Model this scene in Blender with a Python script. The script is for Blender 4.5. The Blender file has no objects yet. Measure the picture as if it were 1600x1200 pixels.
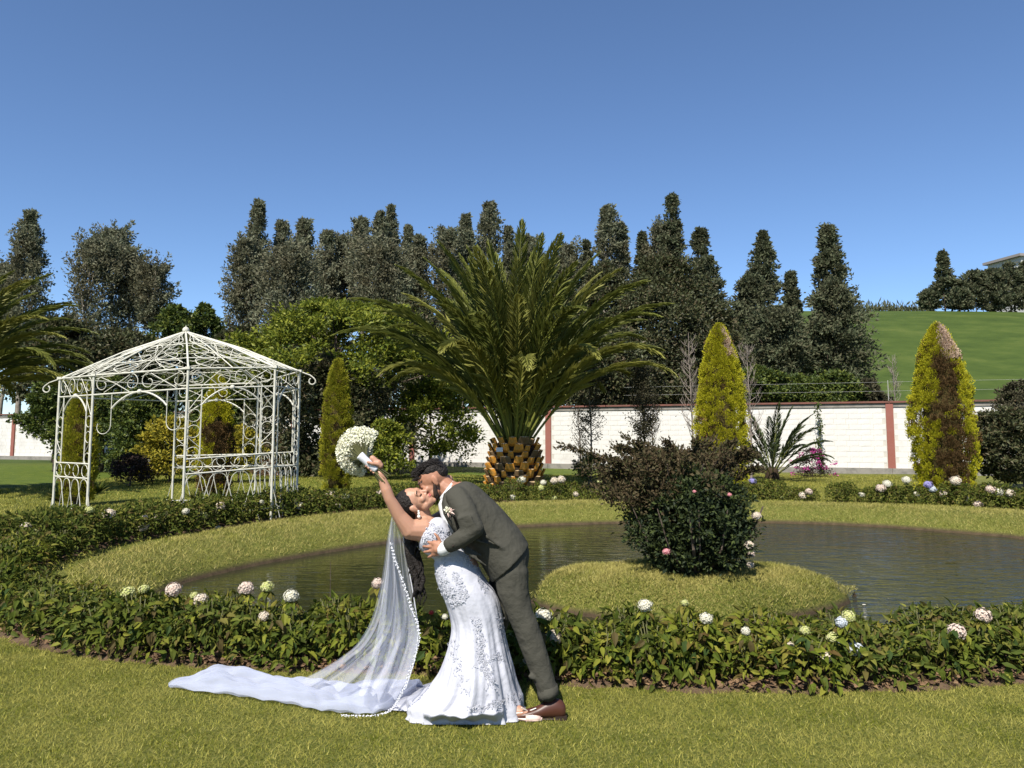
import bpy, bmesh, math, random
import numpy as np
from mathutils import Vector, Matrix
random.seed(7); RNG = np.random.default_rng(11)
S = bpy.context.scene
COL = S.collection
PI = math.pi
# ------------------------------------------------------------------ camera
CAM_H = 1.69; PITCH = math.radians(5.5); FPX = 1200.0
cam_d = bpy.data.cameras.new('camera'); cam = bpy.data.objects.new('camera', cam_d); COL.objects.link(cam)
cam.location = (0, 0, CAM_H); cam.rotation_euler = (PI/2 + PITCH, 0, 0)
cam_d.sensor_width = 36; cam_d.lens = 36*FPX/1600; cam_d.shift_y = -35.5/1600
cam_d.clip_start = .1; cam_d.clip_end = 2000
S.camera = cam
# ------------------------------------------------------------------ sky, sun, exposure
SUN_EL = math.radians(50); sun_az = (-0.36, -0.93)
W_ = bpy.data.worlds.new('World'); S.world = W_; W_.use_nodes = True
nt = W_.node_tree; nt.nodes.clear()
sky = nt.nodes.new('ShaderNodeTexSky'); sky.sky_type = 'NISHITA'; sky.sun_disc = False
sky.sun_elevation = SUN_EL; sky.sun_rotation = math.atan2(sun_az[0], sun_az[1])
sky.altitude = 0; sky.air_density = 0.8; sky.dust_density = 0.0; sky.ozone_density = 6.0
bg = nt.nodes.new('ShaderNodeBackground'); bg.inputs['Strength'].default_value = 0.090
wo = nt.nodes.new('ShaderNodeOutputWorld')
nt.links.new(sky.outputs[0], bg.inputs[0]); nt.links.new(bg.outputs[0], wo.inputs[0])
sd = bpy.data.lights.new('sun', 'SUN'); sd.energy = 5.0; sd.angle = math.radians(.53); sd.color = (1, .955, .87)
sun = bpy.data.objects.new('sun', sd); COL.objects.link(sun)
sv = Vector((sun_az[0], sun_az[1], 0)).normalized()*math.cos(SUN_EL) + Vector((0, 0, math.sin(SUN_EL)))
sun.rotation_euler = sv.to_track_quat('Z', 'Y').to_euler()
S.view_settings.view_transform = 'Standard'; S.view_settings.look = 'None'
S.view_settings.exposure = 0.85; S.view_settings.gamma = 1; S.view_settings.use_curve_mapping = False
# ------------------------------------------------------------------ pixel -> world
_F = np.array((0, math.cos(PITCH), math.sin(PITCH))); _U = np.array((0, -math.sin(PITCH), math.cos(PITCH)))
def ray(px, py):
    return _F + np.array((1, 0, 0))*((px-800)/FPX) + _U*((564.5-py)/FPX)
def W(px, py, y):
    r = ray(px, py); return np.array((0, 0, CAM_H)) + r*(y/r[1])
def G(px, py, z=0.0):
    r = ray(px, py); return np.array((0, 0, CAM_H)) + r*((z-CAM_H)/r[2])
# ------------------------------------------------------------------ object helpers
def link(o, parent=None):
    COL.objects.link(o)
    if parent is not None: o.parent = parent
    return o
def tag(o, label=None, cat=None, group=None, kind=None):
    if label: o['label'] = label
    if cat: o['category'] = cat
    if group: o['group'] = group
    if kind: o['kind'] = kind
    return o
def empty(name, loc=(0, 0, 0), rz=0, label=None, cat=None, group=None):
    o = bpy.data.objects.new(name, None); o.location = loc; o.rotation_euler = (0, 0, rz); o.empty_display_size = .1
    link(o); return tag(o, label, cat, group)
def np_mesh(name, V, F, mat=None, smooth=False):
    """V (n,3), F: (m,k) int array or a list of such arrays."""
    me = bpy.data.meshes.new(name)
    Fs = F if isinstance(F, list) else [F]
    Fs = [np.asarray(f, dtype=np.int32) for f in Fs if len(f)]
    loops = np.concatenate([f.ravel() for f in Fs]); tot = np.concatenate([np.full(len(f), f.shape[1], np.int32) for f in Fs])
    st = np.concatenate([[0], np.cumsum(tot)[:-1]]).astype(np.int32)
    V = np.asarray(V, dtype=np.float32)
    me.vertices.add(len(V)); me.vertices.foreach_set('co', V.ravel())
    me.loops.add(len(loops)); me.loops.foreach_set('vertex_index', loops)
    me.polygons.add(len(tot)); me.polygons.foreach_set('loop_start', st); me.polygons.foreach_set('loop_total', tot)
    me.polygons.foreach_set('use_smooth', np.full(len(tot), bool(smooth)))
    me.update(calc_edges=True)
    if mat: me.materials.append(mat)
    return me
def mobj(name, me, parent=None, loc=None):
    o = bpy.data.objects.new(name, me)
    if loc is not None: o.location = loc
    return link(o, parent)
class MB:
    """collects pieces into one mesh"""
    def __init__(s): s.V = []; s.Q = []; s.T = []; s.P = []; s.n = 0
    def add(s, V, Q=None, T=None, P=None):
        V = np.asarray(V, float).reshape(-1, 3)
        if Q is not None and len(Q): s.Q.append(np.asarray(Q, int).reshape(-1, 4)+s.n)
        if T is not None and len(T): s.T.append(np.asarray(T, int).reshape(-1, 3)+s.n)
        s.V.append(V); s.n += len(V); return s
    def tube(s, pts, r, n=6, closed=False):
        pts = np.asarray(pts, float); m = len(pts)
        r = np.broadcast_to(np.asarray(r, float), (m,))
        T = np.gradient(pts, axis=0) if not closed else (np.roll(pts, -1, 0)-np.roll(pts, 1, 0))
        T /= (np.linalg.norm(T, axis=1)[:, None]+1e-12)
        up = np.array((0, 0, 1.)) if abs(T[0][2]) < .9 else np.array((1., 0, 0))
        u = np.cross(T[0], up); u /= np.linalg.norm(u)
        R = []
        for i in range(m):
            u = u - T[i]*np.dot(u, T[i]); u /= (np.linalg.norm(u)+1e-12); v = np.cross(T[i], u)
            a = np.arange(n)*2*PI/n
            R.append(pts[i]+r[i]*(np.cos(a)[:, None]*u+np.sin(a)[:, None]*v))
        V = np.concatenate(R); Q = []
        k = np.arange(n); k2 = (k+1) % n
        for i in range(m-1 if not closed else m):
            a = i*n; b = ((i+1) % m)*n
            Q.append(np.stack([a+k, a+k2, b+k2, b+k], 1))
        Q = np.concatenate(Q); Tn = None
        if not closed:
            V = np.concatenate([V, [pts[0]], [pts[-1]]]); c0 = m*n; c1 = c0+1
            Tn = np.concatenate([np.stack([np.full(n, c0), k2, k], 1), np.stack([np.full(n, c1), (m-1)*n+k, (m-1)*n+k2], 1)])
        return s.add(V, Q, Tn)
    def box(s, c, size, rz=0, top=1.0):
        sx, sy, sz = [q/2 for q in size]
        V = np.array([(-sx, -sy, -sz), (sx, -sy, -sz), (sx, sy, -sz), (-sx, sy, -sz), (-sx*top, -sy*top, sz), (sx*top, -sy*top, sz), (sx*top, sy*top, sz), (-sx*top, sy*top, sz)])
        c_, s_ = math.cos(rz), math.sin(rz)
        V = V @ np.array([[c_, s_, 0], [-s_, c_, 0], [0, 0, 1]]) + np.asarray(c)
        return s.add(V, [(0, 3, 2, 1), (4, 5, 6, 7), (0, 1, 5, 4), (1, 2, 6, 5), (2, 3, 7, 6), (3, 0, 4, 7)])
    def loft(s, rings, caps=True):
        n = len(rings[0]); m = len(rings); V = np.concatenate(rings); k = np.arange(n); k2 = (k+1) % n
        Q = np.concatenate([np.stack([i*n+k, i*n+k2, (i+1)*n+k2, (i+1)*n+k], 1) for i in range(m-1)])
        Tn = None
        if caps:
            V = np.concatenate([V, [np.mean(rings[0], 0)], [np.mean(rings[-1], 0)]])
            Tn = np.concatenate([np.stack([np.full(n, m*n), k2, k], 1), np.stack([np.full(n, m*n+1), (m-1)*n+k, (m-1)*n+k2], 1)])
        return s.add(V, Q, Tn)
    def capsule(s, p0, p1, r0, r1, n=12):
        p0 = np.asarray(p0, float); p1 = np.asarray(p1, float); d = p1-p0; L = np.linalg.norm(d)+1e-9; d /= L
        pts = []; rr = []
        for a in (-90, -60, -30): pts.append(p0+d*r0*math.sin(math.radians(a))); rr.append(max(r0*math.cos(math.radians(a)), r0*.02))
        pts.append(p0); rr.append(r0); pts.append(p1); rr.append(r1)
        for a in (30, 60, 90): pts.append(p1+d*r1*math.sin(math.radians(a))); rr.append(max(r1*math.cos(math.radians(a)), r1*.02))
        up = np.array((0, 0, 1.)) if abs(d[2]) < .9 else np.array((1., 0, 0))
        u = np.cross(d, up); u /= np.linalg.norm(u); v = np.cross(d, u); a = np.arange(n)*2*PI/n
        ring = np.cos(a)[:, None]*u+np.sin(a)[:, None]*v
        return s.loft([p+r*ring for p, r in zip(pts, rr)])
    def ell(s, c, rad, M=np.eye(3), nu=14, nv=9):
        """ellipsoid; M rows = axes"""
        rings = []; a = np.arange(nu)*2*PI/nu
        for j in range(nv):
            th = PI*(j+.5)/nv-PI/2
            loc = np.stack([np.cos(a)*math.cos(th)*rad[0], np.sin(a)*math.cos(th)*rad[1], np.full(nu, math.sin(th)*rad[2])], 1)
            rings.append(loc @ M + np.asarray(c))
        return s.loft(rings)
    def arr(s):
        F = []
        if s.Q: F.append(np.concatenate(s.Q))
        if s.T: F.append(np.concatenate(s.T))
        return np.concatenate(s.V), F
    def build(s, name, mat, parent=None, smooth=False, loc=None):
        V, F = s.arr(); return mobj(name, np_mesh(name, V, F, mat, smooth), parent, loc)
def fuse(mb, name, mat, parent, voxel=.006, smooth=4, fac=.5):
    """one continuous surface out of overlapping closed volumes"""
    V, F = mb.arr(); me = np_mesh(name, V, F, None, True); o = mobj('tmp', me)
    m = o.modifiers.new('r', 'REMESH'); m.mode = 'VOXEL'; m.voxel_size = voxel; m.use_smooth_shade = True
    if smooth: m = o.modifiers.new('s', 'SMOOTH'); m.factor = fac; m.iterations = smooth
    dg = bpy.context.evaluated_depsgraph_get(); dg.update()
    nm = bpy.data.meshes.new_from_object(o.evaluated_get(dg)); nm.name = name
    bpy.data.objects.remove(o); bpy.data.meshes.remove(me)
    nm.materials.clear(); nm.materials.append(mat)
    nm.polygons.foreach_set('use_smooth', np.ones(len(nm.polygons), bool))
    return mobj(name, nm, parent)
def rnd(*a): return RNG.random(a)
def unit(a): return a/(np.linalg.norm(a, axis=-1, keepdims=True)+1e-12)
def randdir(n): return unit(RNG.normal(size=(n, 3)))
def leaves(P, D, L, Wd, fold=.25, droop=0.0, N=None):
    """diamond leaves (4 verts, one folded pair of triangles) at P along D"""
    n = len(P); D = unit(D)
    if N is None: N = randdir(n)
    Sd = unit(np.cross(D, N)); Nn = np.cross(Sd, D)
    L = np.broadcast_to(L, (n,))[:, None]; Wd = np.broadcast_to(Wd, (n,))[:, None]
    a = P; t = P+D*L-Nn*L*droop; m = P+D*L*.45
    l = m+Sd*Wd*.5+Nn*Wd*fold; r = m-Sd*Wd*.5+Nn*Wd*fold
    V = np.stack([a, r, t, l], 1).reshape(-1, 3); i = np.arange(n)*4
    return V, np.concatenate([np.stack([i, i+1, i+2], 1), np.stack([i, i+2, i+3], 1)])
def broadleaves(P, D, L, Wd, droop=.35, fold=.18, N=None):
    """7-vert pointed leaves with midrib fold and droop, 6 tris"""
    n = len(P); D = unit(D)
    if N is None: N = np.array((0, 0, 1.))+RNG.normal(size=(n, 3))*.35
    Sd = unit(np.cross(D, N)); Nn = np.cross(Sd, D)
    L = np.broadcast_to(L, (n,))[:, None]; Wd = np.broadcast_to(Wd, (n,))[:, None]
    def at(t, sgn, w): return P+D*L*t-Nn*L*droop*t*t+Sd*Wd*w*sgn+Nn*Wd*fold*abs(sgn)
    V = np.stack([P, at(.35, 0, 0), at(.3, -1, .46), at(.3, 1, .46), at(.7, -1, .33), at(.7, 1, .33), at(.7, 0, 0), at(1, 0, 0)], 1).reshape(-1, 3)
    i = np.arange(n)*8
    T = [(0, 2, 1), (0, 1, 3), (4, 7, 6), (6, 7, 5)]; Qd = [(1, 2, 4, 6), (3, 1, 6, 5)]
    T = np.concatenate([np.stack([i+a, i+b, i+c], 1) for a, b, c in T]); Q = np.concatenate([np.stack([i+a, i+b, i+c, i+d], 1) for a, b, c, d in Qd])
    return V, [Q, T]
# ------------------------------------------------------------------ materials
K_MAT = .80
def mat(name, rgb, rough=.6, spec=.3, metal=0, bump=None, var=None, coat=0, alpha=None):
    rgb = tuple(c*K_MAT for c in rgb)
    if var: var = (var[0], tuple(c*K_MAT for c in var[1]), var[2], var[3])
    m = bpy.data.materials.new(name); m.use_nodes = True; t = m.node_tree; b = t.nodes['Principled BSDF']
    b.inputs['Base Color'].default_value = (*rgb, 1); b.inputs['Roughness'].default_value = rough
    b.inputs['Specular IOR Level'].default_value = spec; b.inputs['Metallic'].default_value = metal
    if coat: b.inputs['Coat Weight'].default_value = coat
    tc = t.nodes.new('ShaderNodeTexCoord')
    if var:   # (scale, rgb2, lo, hi)
        n = t.nodes.new('ShaderNodeTexNoise'); n.inputs['Scale'].default_value = var[0]; n.inputs['Detail'].default_value = 6; n.inputs['Roughness'].default_value = .65
        t.links.new(tc.outputs['Object'], n.inputs[0])
        r = t.nodes.new('ShaderNodeValToRGB'); r.color_ramp.elements[0].position = var[2]; r.color_ramp.elements[1].position = var[3]
        r.color_ramp.elements[0].color = (*rgb, 1); r.color_ramp.elements[1].color = (*var[1], 1)
        t.links.new(n.outputs[0], r.inputs[0]); t.links.new(r.outputs[0], b.inputs['Base Color'])
    if bump:
        n = t.nodes.new('ShaderNodeTexNoise'); n.inputs['Scale'].default_value = bump[0]; n.inputs['Detail'].default_value = 5
        t.links.new(tc.outputs['Object'], n.inputs[0])
        bp = t.nodes.new('ShaderNodeBump'); bp.inputs['Strength'].default_value = bump[1]; bp.inputs['Distance'].default_value = bump[2] if len(bump) > 2 else .02
        t.links.new(n.outputs[0], bp.inputs['Height']); t.links.new(bp.outputs[0], b.inputs['Normal'])
    return m
def leafmat(name, cols, rough=.5, spec=.35, transl=.25, clump=None):
    """colour per leaf (random per island), a share of light passing through; clump=(scale, factor): whole clumps differ"""
    kk = {'g': 1.05, 'y': .98}.get('g' if 'grass' in name else 'y' if ('cypress' in name or 'yellow' in name or 'petal' in name) else '', .76)
    cols = [tuple(c*kk for c in q) for q in cols]
    if clump: clump = (clump[0], tuple(c*kk for c in clump[1]))
    m = bpy.data.materials.new(name); m.use_nodes = True; t = m.node_tree; b = t.nodes['Principled BSDF']; out = t.nodes['Material Output']
    g = t.nodes.new('ShaderNodeNewGeometry'); r = t.nodes.new('ShaderNodeValToRGB'); cr = r.color_ramp
    while len(cr.elements) < len(cols): cr.elements.new(.5)
    for i, c in enumerate(cols):
        cr.elements[i].position = i/(len(cols)-1); cr.elements[i].color = (*c, 1)
    t.links.new(g.outputs['Random Per Island'], r.inputs[0])
    colr = r.outputs[0]
    if clump:
        tc = t.nodes.new('ShaderNodeTexCoord'); n = t.nodes.new('ShaderNodeTexNoise'); n.inputs['Scale'].default_value = clump[0]; n.inputs['Detail'].default_value = 4
        t.links.new(tc.outputs['Object'], n.inputs[0])
        mr = t.nodes.new('ShaderNodeMapRange'); mr.inputs['From Min'].default_value = .35; mr.inputs['From Max'].default_value = .65
        t.links.new(n.outputs[0], mr.inputs['Value'])
        mx = t.nodes.new('ShaderNodeMix'); mx.data_type = 'RGBA'; mx.inputs['B'].default_value = (*clump[1], 1)
        t.links.new(mr.outputs[0], mx.inputs['Factor']); t.links.new(colr, mx.inputs['A'])
        mx2 = t.nodes.new('ShaderNodeMix'); mx2.data_type = 'RGBA'; mx2.inputs['Factor'].default_value = .65
        t.links.new(colr, mx2.inputs['A']); t.links.new(mx.outputs['Result'], mx2.inputs['B']); colr = mx2.outputs['Result']
    t.links.new(colr, b.inputs['Base Color'])
    b.inputs['Roughness'].default_value = min(.9, rough+.12); b.inputs['Specular IOR Level'].default_value = spec*.45
    if transl:
        tr = t.nodes.new('ShaderNodeBsdfTranslucent'); mix = t.nodes.new('ShaderNodeMixShader'); mix.inputs[0].default_value = transl
        t.links.new(colr, tr.inputs[0]); t.links.new(b.outputs[0], mix.inputs[1]); t.links.new(tr.outputs[0], mix.inputs[2]); t.links.new(mix.outputs[0], out.inputs[0])
    return m
M = {}
M['white_metal'] = mat('white_metal', (.60, .58, .49), .55, .3, var=(9, (.46, .42, .32), .5, .75))
M['wall_white'] = mat('wall_white', (.56, .53, .47), .85, .2, bump=(14, .35, .02), var=(1.2, (.46, .43, .37), .5, .8))
M['block_white'] = mat('block_white', (.66, .635, .595), .9, .1, bump=(25, .5, .012), var=(.8, (.52, .49, .45), .5, .75))
M['red_paint'] = mat('red_paint', (.27, .10, .075), .8, .2, bump=(20, .3, .01), var=(3, (.28, .11, .09), .45, .7))
M['coping'] = mat('coping_paint', (.20, .085, .065), .85, .15, var=(3, (.12, .07, .055), .4, .7))
M['concrete'] = mat('concrete', (.26, .24, .21), .9, .2, bump=(12, .5, .02), var=(2, (.17, .16, .14), .45, .65))
M['bark'] = mat('bark', (.13, .10, .075), .9, .1, bump=(20, .6, .03), var=(6, (.07, .05, .04), .45, .65))
M['pale_bark'] = mat('pale_bark', (.30, .26, .21), .85, .1, bump=(15, .4, .02), var=(4, (.19, .16, .12), .45, .65))
M['twig'] = mat('twig', (.24, .20, .17), .9, .1)
M['skin'] = mat('skin', (.47, .25, .165), .5, .35); M['skin'].node_tree.nodes['Principled BSDF'].inputs['Subsurface Weight'].default_value = .1
M['skin'].node_tree.nodes['Principled BSDF'].inputs['Subsurface Radius'].default_value = (.01, .004, .002)
M['skin_groom'] = mat('skin_groom', (.38, .18, .11), .5, .35)
M['hair'] = mat('hair', (.012, .008, .006), .62, .3, bump=(90, 1.0, .012))
M['beard'] = mat('beard', (.035, .02, .014), .7, .3, bump=(150, .8, .004))
M['suit'] = mat('suit', (.060, .057, .045), .85, .15, bump=(6, .7, .06))
M['shirt'] = mat('shirt', (.66, .66, .66), .7, .2)
M['shoe_brown'] = mat('shoe_brown', (.075, .027, .016), .42, .35)
M['sole'] = mat('sole', (.03, .018, .012), .6, .3)
M['dress'] = mat('dress', (.53, .53, .585), .6, .2, bump=(9, .5, .03))
M['lace'] = mat('lace', (.56, .56, .61), .5, .35)
M['blush'] = mat('blush', (.72, .52, .45), .4, .4)
M['lip'] = mat('lip', (.50, .13, .12), .4, .4)
M['lash'] = mat('lash', (.02, .012, .01), .6, .2)
M['pearl'] = mat('pearl', (.85, .80, .74), .2, .6)
M['ribbon'] = mat('ribbon', (.68, .68, .72), .4, .4)
M['hyd'] = leafmat('hydrangea_leaf', [(.06, .085, .015), (.085, .115, .02), (.15, .175, .028), (.045, .065, .014), (.24, .24, .045), (.11, .075, .03)], .58, .22, .32)
M['hyd_near'] = leafmat('hydrangea_leaf_near', [(.085, .115, .014), (.13, .165, .02), (.23, .25, .03), (.07, .09, .014), (.33, .32, .05), (.14, .09, .03), (.11, .14, .018)], .6, .2, .38)
M['hyd_mid'] = leafmat('hydrangea_leaf_dark', [(.055, .08, .012), (.085, .115, .016), (.14, .165, .022), (.04, .055, .012), (.24, .24, .035)], .6, .2, .35)
M['stem'] = mat('stem', (.10, .10, .04), .7, .2)
def petalmat(nm, a, b, c):
    a, b, c = [tuple(.82*x for x in q) for q in (a, b, c)]; return leafmat(nm, [a, b, c, a], .6, .2, .25)
M['fl_cream'] = petalmat('petal_cream', (.72, .62, .48), (.62, .48, .36), (.75, .70, .58))
M['fl_pink'] = petalmat('petal_pink', (.70, .55, .46), (.60, .44, .36), (.75, .66, .55))
M['fl_white'] = petalmat('petal_white', (.74, .70, .56), (.60, .57, .42), (.78, .75, .64))
M['fl_yellow'] = petalmat('petal_yellow', (.55, .56, .20), (.44, .50, .14), (.66, .62, .36))
M['fl_blue'] = petalmat('petal_blue', (.62, .66, .70), (.50, .55, .64), (.72, .73, .72))
M['fl_violet'] = petalmat('petal_violet', (.26, .24, .55), (.34, .30, .60), (.42, .40, .62))
M['fl_red'] = petalmat('petal_red', (.60, .06, .05), (.7, .12, .08), (.5, .05, .05))
M['fl_rose'] = petalmat('petal_rose', (.78, .30, .32), (.82, .48, .46), (.7, .22, .26))
M['fl_magenta'] = petalmat('petal_magenta', (.50, .05, .28), (.42, .04, .20), (.62, .14, .40))
M['breath'] = leafmat('babys_breath_petal', [(.76, .73, .58), (.82, .79, .66), (.58, .60, .40)], .6, .2, .25)
M['euc'] = leafmat('eucalyptus_leaf', [(.12, .14, .08), (.18, .20, .115), (.30, .32, .21), (.15, .135, .08)], .5, .4, .35, clump=(.35, (.16, .13, .075)))
M['conifer'] = leafmat('conifer_leaf', [(.08, .105, .055), (.12, .145, .075), (.19, .21, .12), (.12, .105, .06)], .6, .3, .3, clump=(.5, (.09, .085, .045)))
M['citrus'] = leafmat('citrus_leaf', [(.04, .06, .015), (.06, .09, .02), (.10, .135, .026), (.18, .20, .035)], .35, .45, .22)
M['loquat'] = leafmat('yellow_green_leaf', [(.07, .10, .014), (.13, .16, .02), (.26, .27, .03), (.05, .07, .012)], .4, .4, .35)
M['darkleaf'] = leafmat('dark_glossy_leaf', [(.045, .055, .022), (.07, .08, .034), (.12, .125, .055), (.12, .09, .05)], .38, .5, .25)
M['dust'] = leafmat('dusty_leaf', [(.07, .065, .035), (.10, .09, .05), (.05, .05, .028)], .6, .3, .2)
M['yshrub'] = leafmat('yellow_shrub_leaf', [(.30, .26, .025), (.22, .20, .025), (.38, .30, .03), (.13, .13, .02)], .5, .3, .3)
M['purple'] = leafmat('purple_leaf', [(.045, .03, .025), (.06, .035, .03), (.035, .035, .02)], .5, .3, .15)
M['cyp_y'] = leafmat('golden_cypress_spray', [(.32, .31, .02), (.42, .40, .024), (.52, .47, .03), (.20, .20, .02)], .6, .15, .35)
M['cyp_g'] = leafmat('green_gold_cypress_spray', [(.20, .21, .02), (.28, .28, .025), (.36, .32, .03), (.14, .14, .015)], .6, .15, .3)
M['cyp_b'] = leafmat('dead_cypress_spray', [(.10, .062, .026), (.14, .085, .036), (.07, .042, .018)], .8, .1, .1)
M['cyp_pale'] = leafmat('bleached_cypress_spray', [(.55, .40, .30), (.45, .32, .22), (.62, .48, .38)], .8, .1, .1)
M['rose'] = leafmat('rose_bush_leaf', [(.016, .026, .012), (.025, .038, .015), (.045, .06, .02), (.075, .10, .025)], .45, .35, .2)
M['bronze'] = leafmat('bronze_leaf', [(.075, .052, .028), (.105, .075, .038), (.075, .08, .03), (.15, .11, .06)], .55, .3, .3)
M['palm'] = leafmat('palm_leaflet', [(.12, .14, .026), (.17, .19, .036), (.23, .24, .055), (.085, .105, .022)], .4, .45, .3)
M['palm_y'] = leafmat('yellowing_palm_leaflet', [(.20, .20, .045), (.26, .25, .06), (.15, .155, .035)], .4, .45, .3)
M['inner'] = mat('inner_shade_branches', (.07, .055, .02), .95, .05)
M['palm_s'] = leafmat('young_palm_leaflet', [(.06, .085, .03), (.09, .12, .045), (.045, .06, .025)], .4, .5, .2)
M['rachis'] = mat('rachis', (.17, .18, .035), .5, .4)
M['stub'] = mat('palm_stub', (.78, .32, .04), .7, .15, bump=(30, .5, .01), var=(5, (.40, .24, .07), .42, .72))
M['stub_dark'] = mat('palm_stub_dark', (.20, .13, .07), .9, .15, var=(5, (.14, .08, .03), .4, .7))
M['stub_cut'] = mat('palm_stub_cut', (.45, .32, .18), .85, .1)
M['fibre'] = mat('palm_fibre', (.05, .035, .022), .95, .1, bump=(40, .9, .03))
M['grass'] = leafmat('grass_blade', [(.07, .095, .008), (.13, .15, .014), (.26, .24, .04), (.04, .06, .006), (.50, .45, .13)], .6, .12, .3, clump=(2.4, (.36, .32, .085)))
M['grass_bank'] = leafmat('bank_grass_blade', [(.11, .13, .016), (.19, .19, .03), (.34, .31, .09), (.08, .10, .012), (.48, .42, .18)], .6, .12, .3, clump=(2.0, (.42, .35, .12)))
M['hay'] = leafmat('hay_straw', [(.20, .12, .07), (.28, .18, .10), (.13, .08, .05)], .9, .1, .1)
M['soil'] = mat('soil', (.13, .085, .055), .95, .1, bump=(18, .9, .04), var=(7, (.07, .045, .03), .4, .65))
M['wire'] = mat('wire', (.45, .44, .40), .5, .4)
M['roof_grey'] = mat('far_roof', (.28, .25, .23), .8, .2)
M['plaster'] = mat('far_plaster', (.55, .53, .50), .8, .2)

# ------------------------------------------------------------------ ground: one sheet with the pond basin, bank, island and hill
BANK = np.array([G(*p)[:2] for p in [(95, 900), (150, 868), (300, 835), (400, 817), (500, 804), (600, 796), (700, 790), (800, 785), (950, 781), (1180, 784), (1320, 787), (1450, 791), (1600, 798)]] +
    [(12.4, 15.2), (12.9, 12.5), (12.0, 9.8), (9.8, 7.9), (7.0, 6.75), (4.5, 6.25), (2.5, 6.0), (.5, 6.0), (-1.5, 6.25), (-3.2, 6.9), (-4.6, 7.9)])
WL = -0.36
WATER = np.array([G(p[0], p[1], WL)[:2] for p in [(240, 932), (300, 908), (400, 884), (500, 866), (600, 850), (700, 835), (800, 824), (950, 818), (1200, 817), (1350, 822), (1480, 832), (1600, 842)]] +
    [(11.2, 13), (11.3, 11), (9.9, 8.9), (7.2, 7.6), (4.3, 7.0), (1.5, 6.8), (-.8, 7.0), (-2.6, 7.6), (-3.9, 8.5)])
ISL = np.array([G(p[0], p[1], WL)[:2] for p in [(815, 935), (850, 952), (900, 962), (980, 972), (1080, 978), (1180, 974), (1270, 962), (1325, 945), (1345, 925)]]+[G(p[0], p[1], .03)[:2] for p in [(1312, 893), (1270, 885), (1200, 879), (1100, 874), (1000, 872), (920, 875), (865, 883), (828, 896)]])
def smooth_poly(P, k=3):
    for _ in range(k):
        Q = np.roll(P, -1, 0); P = np.stack([P*.75+Q*.25, P*.25+Q*.75], 1).reshape(-1, 2)
    return P
BANK, WATER, ISL = smooth_poly(BANK, 2), smooth_poly(WATER, 2), smooth_poly(ISL, 2)
def inside(P, poly):
    x, y = P[:, 0], P[:, 1]; r = np.zeros(len(P), bool); a = poly; b = np.roll(poly, -1, 0)
    for (x0, y0), (x1, y1) in zip(a, b):
        c = ((y0 > y) != (y1 > y)) & (x < (x1-x0)*(y-y0)/(y1-y0+1e-12)+x0); r ^= c
    return r
def dist(P, poly):
    a = poly; b = np.roll(poly, -1, 0); d = np.full(len(P), 1e9)
    for p, q in zip(a, b):
        e = q-p; t = np.clip(((P-p)@e)/(e@e+1e-12), 0, 1); d = np.minimum(d, np.linalg.norm(P-(p+t[:, None]*e), axis=1))
    return d
def sst(x, a, b):
    t = np.clip((x-a)/(b-a), 0, 1); return t*t*(3-2*t)
def hill(x, y):
    h = sst(y, 46, 122)*20.9*sst(x-.12*y, -6, 22) * (1-.04*sst(x, 60, 110))
    h += np.where(y > 122, 0, 0)
    return h
def ground_z(P):
    P = np.atleast_2d(P)[:, :2]; x, y = P[:, 0], P[:, 1]
    z = hill(x, y)+.02*np.sin(x*.9+1.3)*np.sin(y*.7)*sst(y, 6.5, 9)
    near = (x > -9) & (x < 16) & (y > 5) & (y < 22); Pn = P[near]
    if len(Pn):
        zn = z[near]; iB = inside(Pn, BANK); iW = inside(Pn, WATER); iI = inside(Pn, ISL)
        dB = dist(Pn, BANK); dW = dist(Pn, WATER); dI = dist(Pn, ISL)
        t = np.minimum(dW/np.minimum(dB+dW+1e-9, .95), 1)  # 0 at the water, 1 at the top of the rounded lip
        wob = .02*np.sin(Pn[:, 0]*5+2*np.sin(Pn[:, 1]*3))
        zb = WL-.02+(-WL+.05)*np.sin(t*PI/2)**.7+wob*(1-t)-.03*np.clip(1-dB/.3, 0, 1)
        zn = np.where(iB & ~iW, zb, zn)
        zw = WL-.02-.5*np.minimum(dW/1.0, 1)**.5
        zi_out = WL-.02-.6*np.minimum(dI/.5, 1)**.7
        zn = np.where(iW, np.where(iI, WL, np.maximum(zw, zi_out)), zn)
        zi = WL-.02+.43*np.sqrt(np.clip(1-(1-np.minimum(dI/.45, 1))**2, 0, 1))**.9+.02*np.minimum(dI, 1)+wob
        zn = np.where(iI, zi, zn); z[near] = zn
    return z
def nonuni(segs):
    out = [segs[0][0]]
    for a, b, st in segs:
        n = max(1, int(round((b-a)/st))); out += list(np.linspace(a, b, n+1)[1:])
    return np.array(out)
gx = nonuni([(-500, -120, 60), (-120, -40, 10), (-40, -9, 2), (-9, 14, .13), (14, 40, 1.5), (40, 140, 5), (140, 500, 60)])
gy = nonuni([(-30, 2, 4), (2, 5, 1), (5, 21, .13), (21, 46, 1.5), (46, 140, 4), (140, 700, 60)])
X, Y = np.meshgrid(gx, gy); P2 = np.stack([X.ravel(), Y.ravel()], 1); Z = ground_z(P2)
nx, ny = len(gx), len(gy); ii = (np.arange(ny-1)[:, None]*nx+np.arange(nx-1)[None]).ravel()
Qg = np.stack([ii, ii+1, ii+nx+1, ii+nx], 1)
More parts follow.
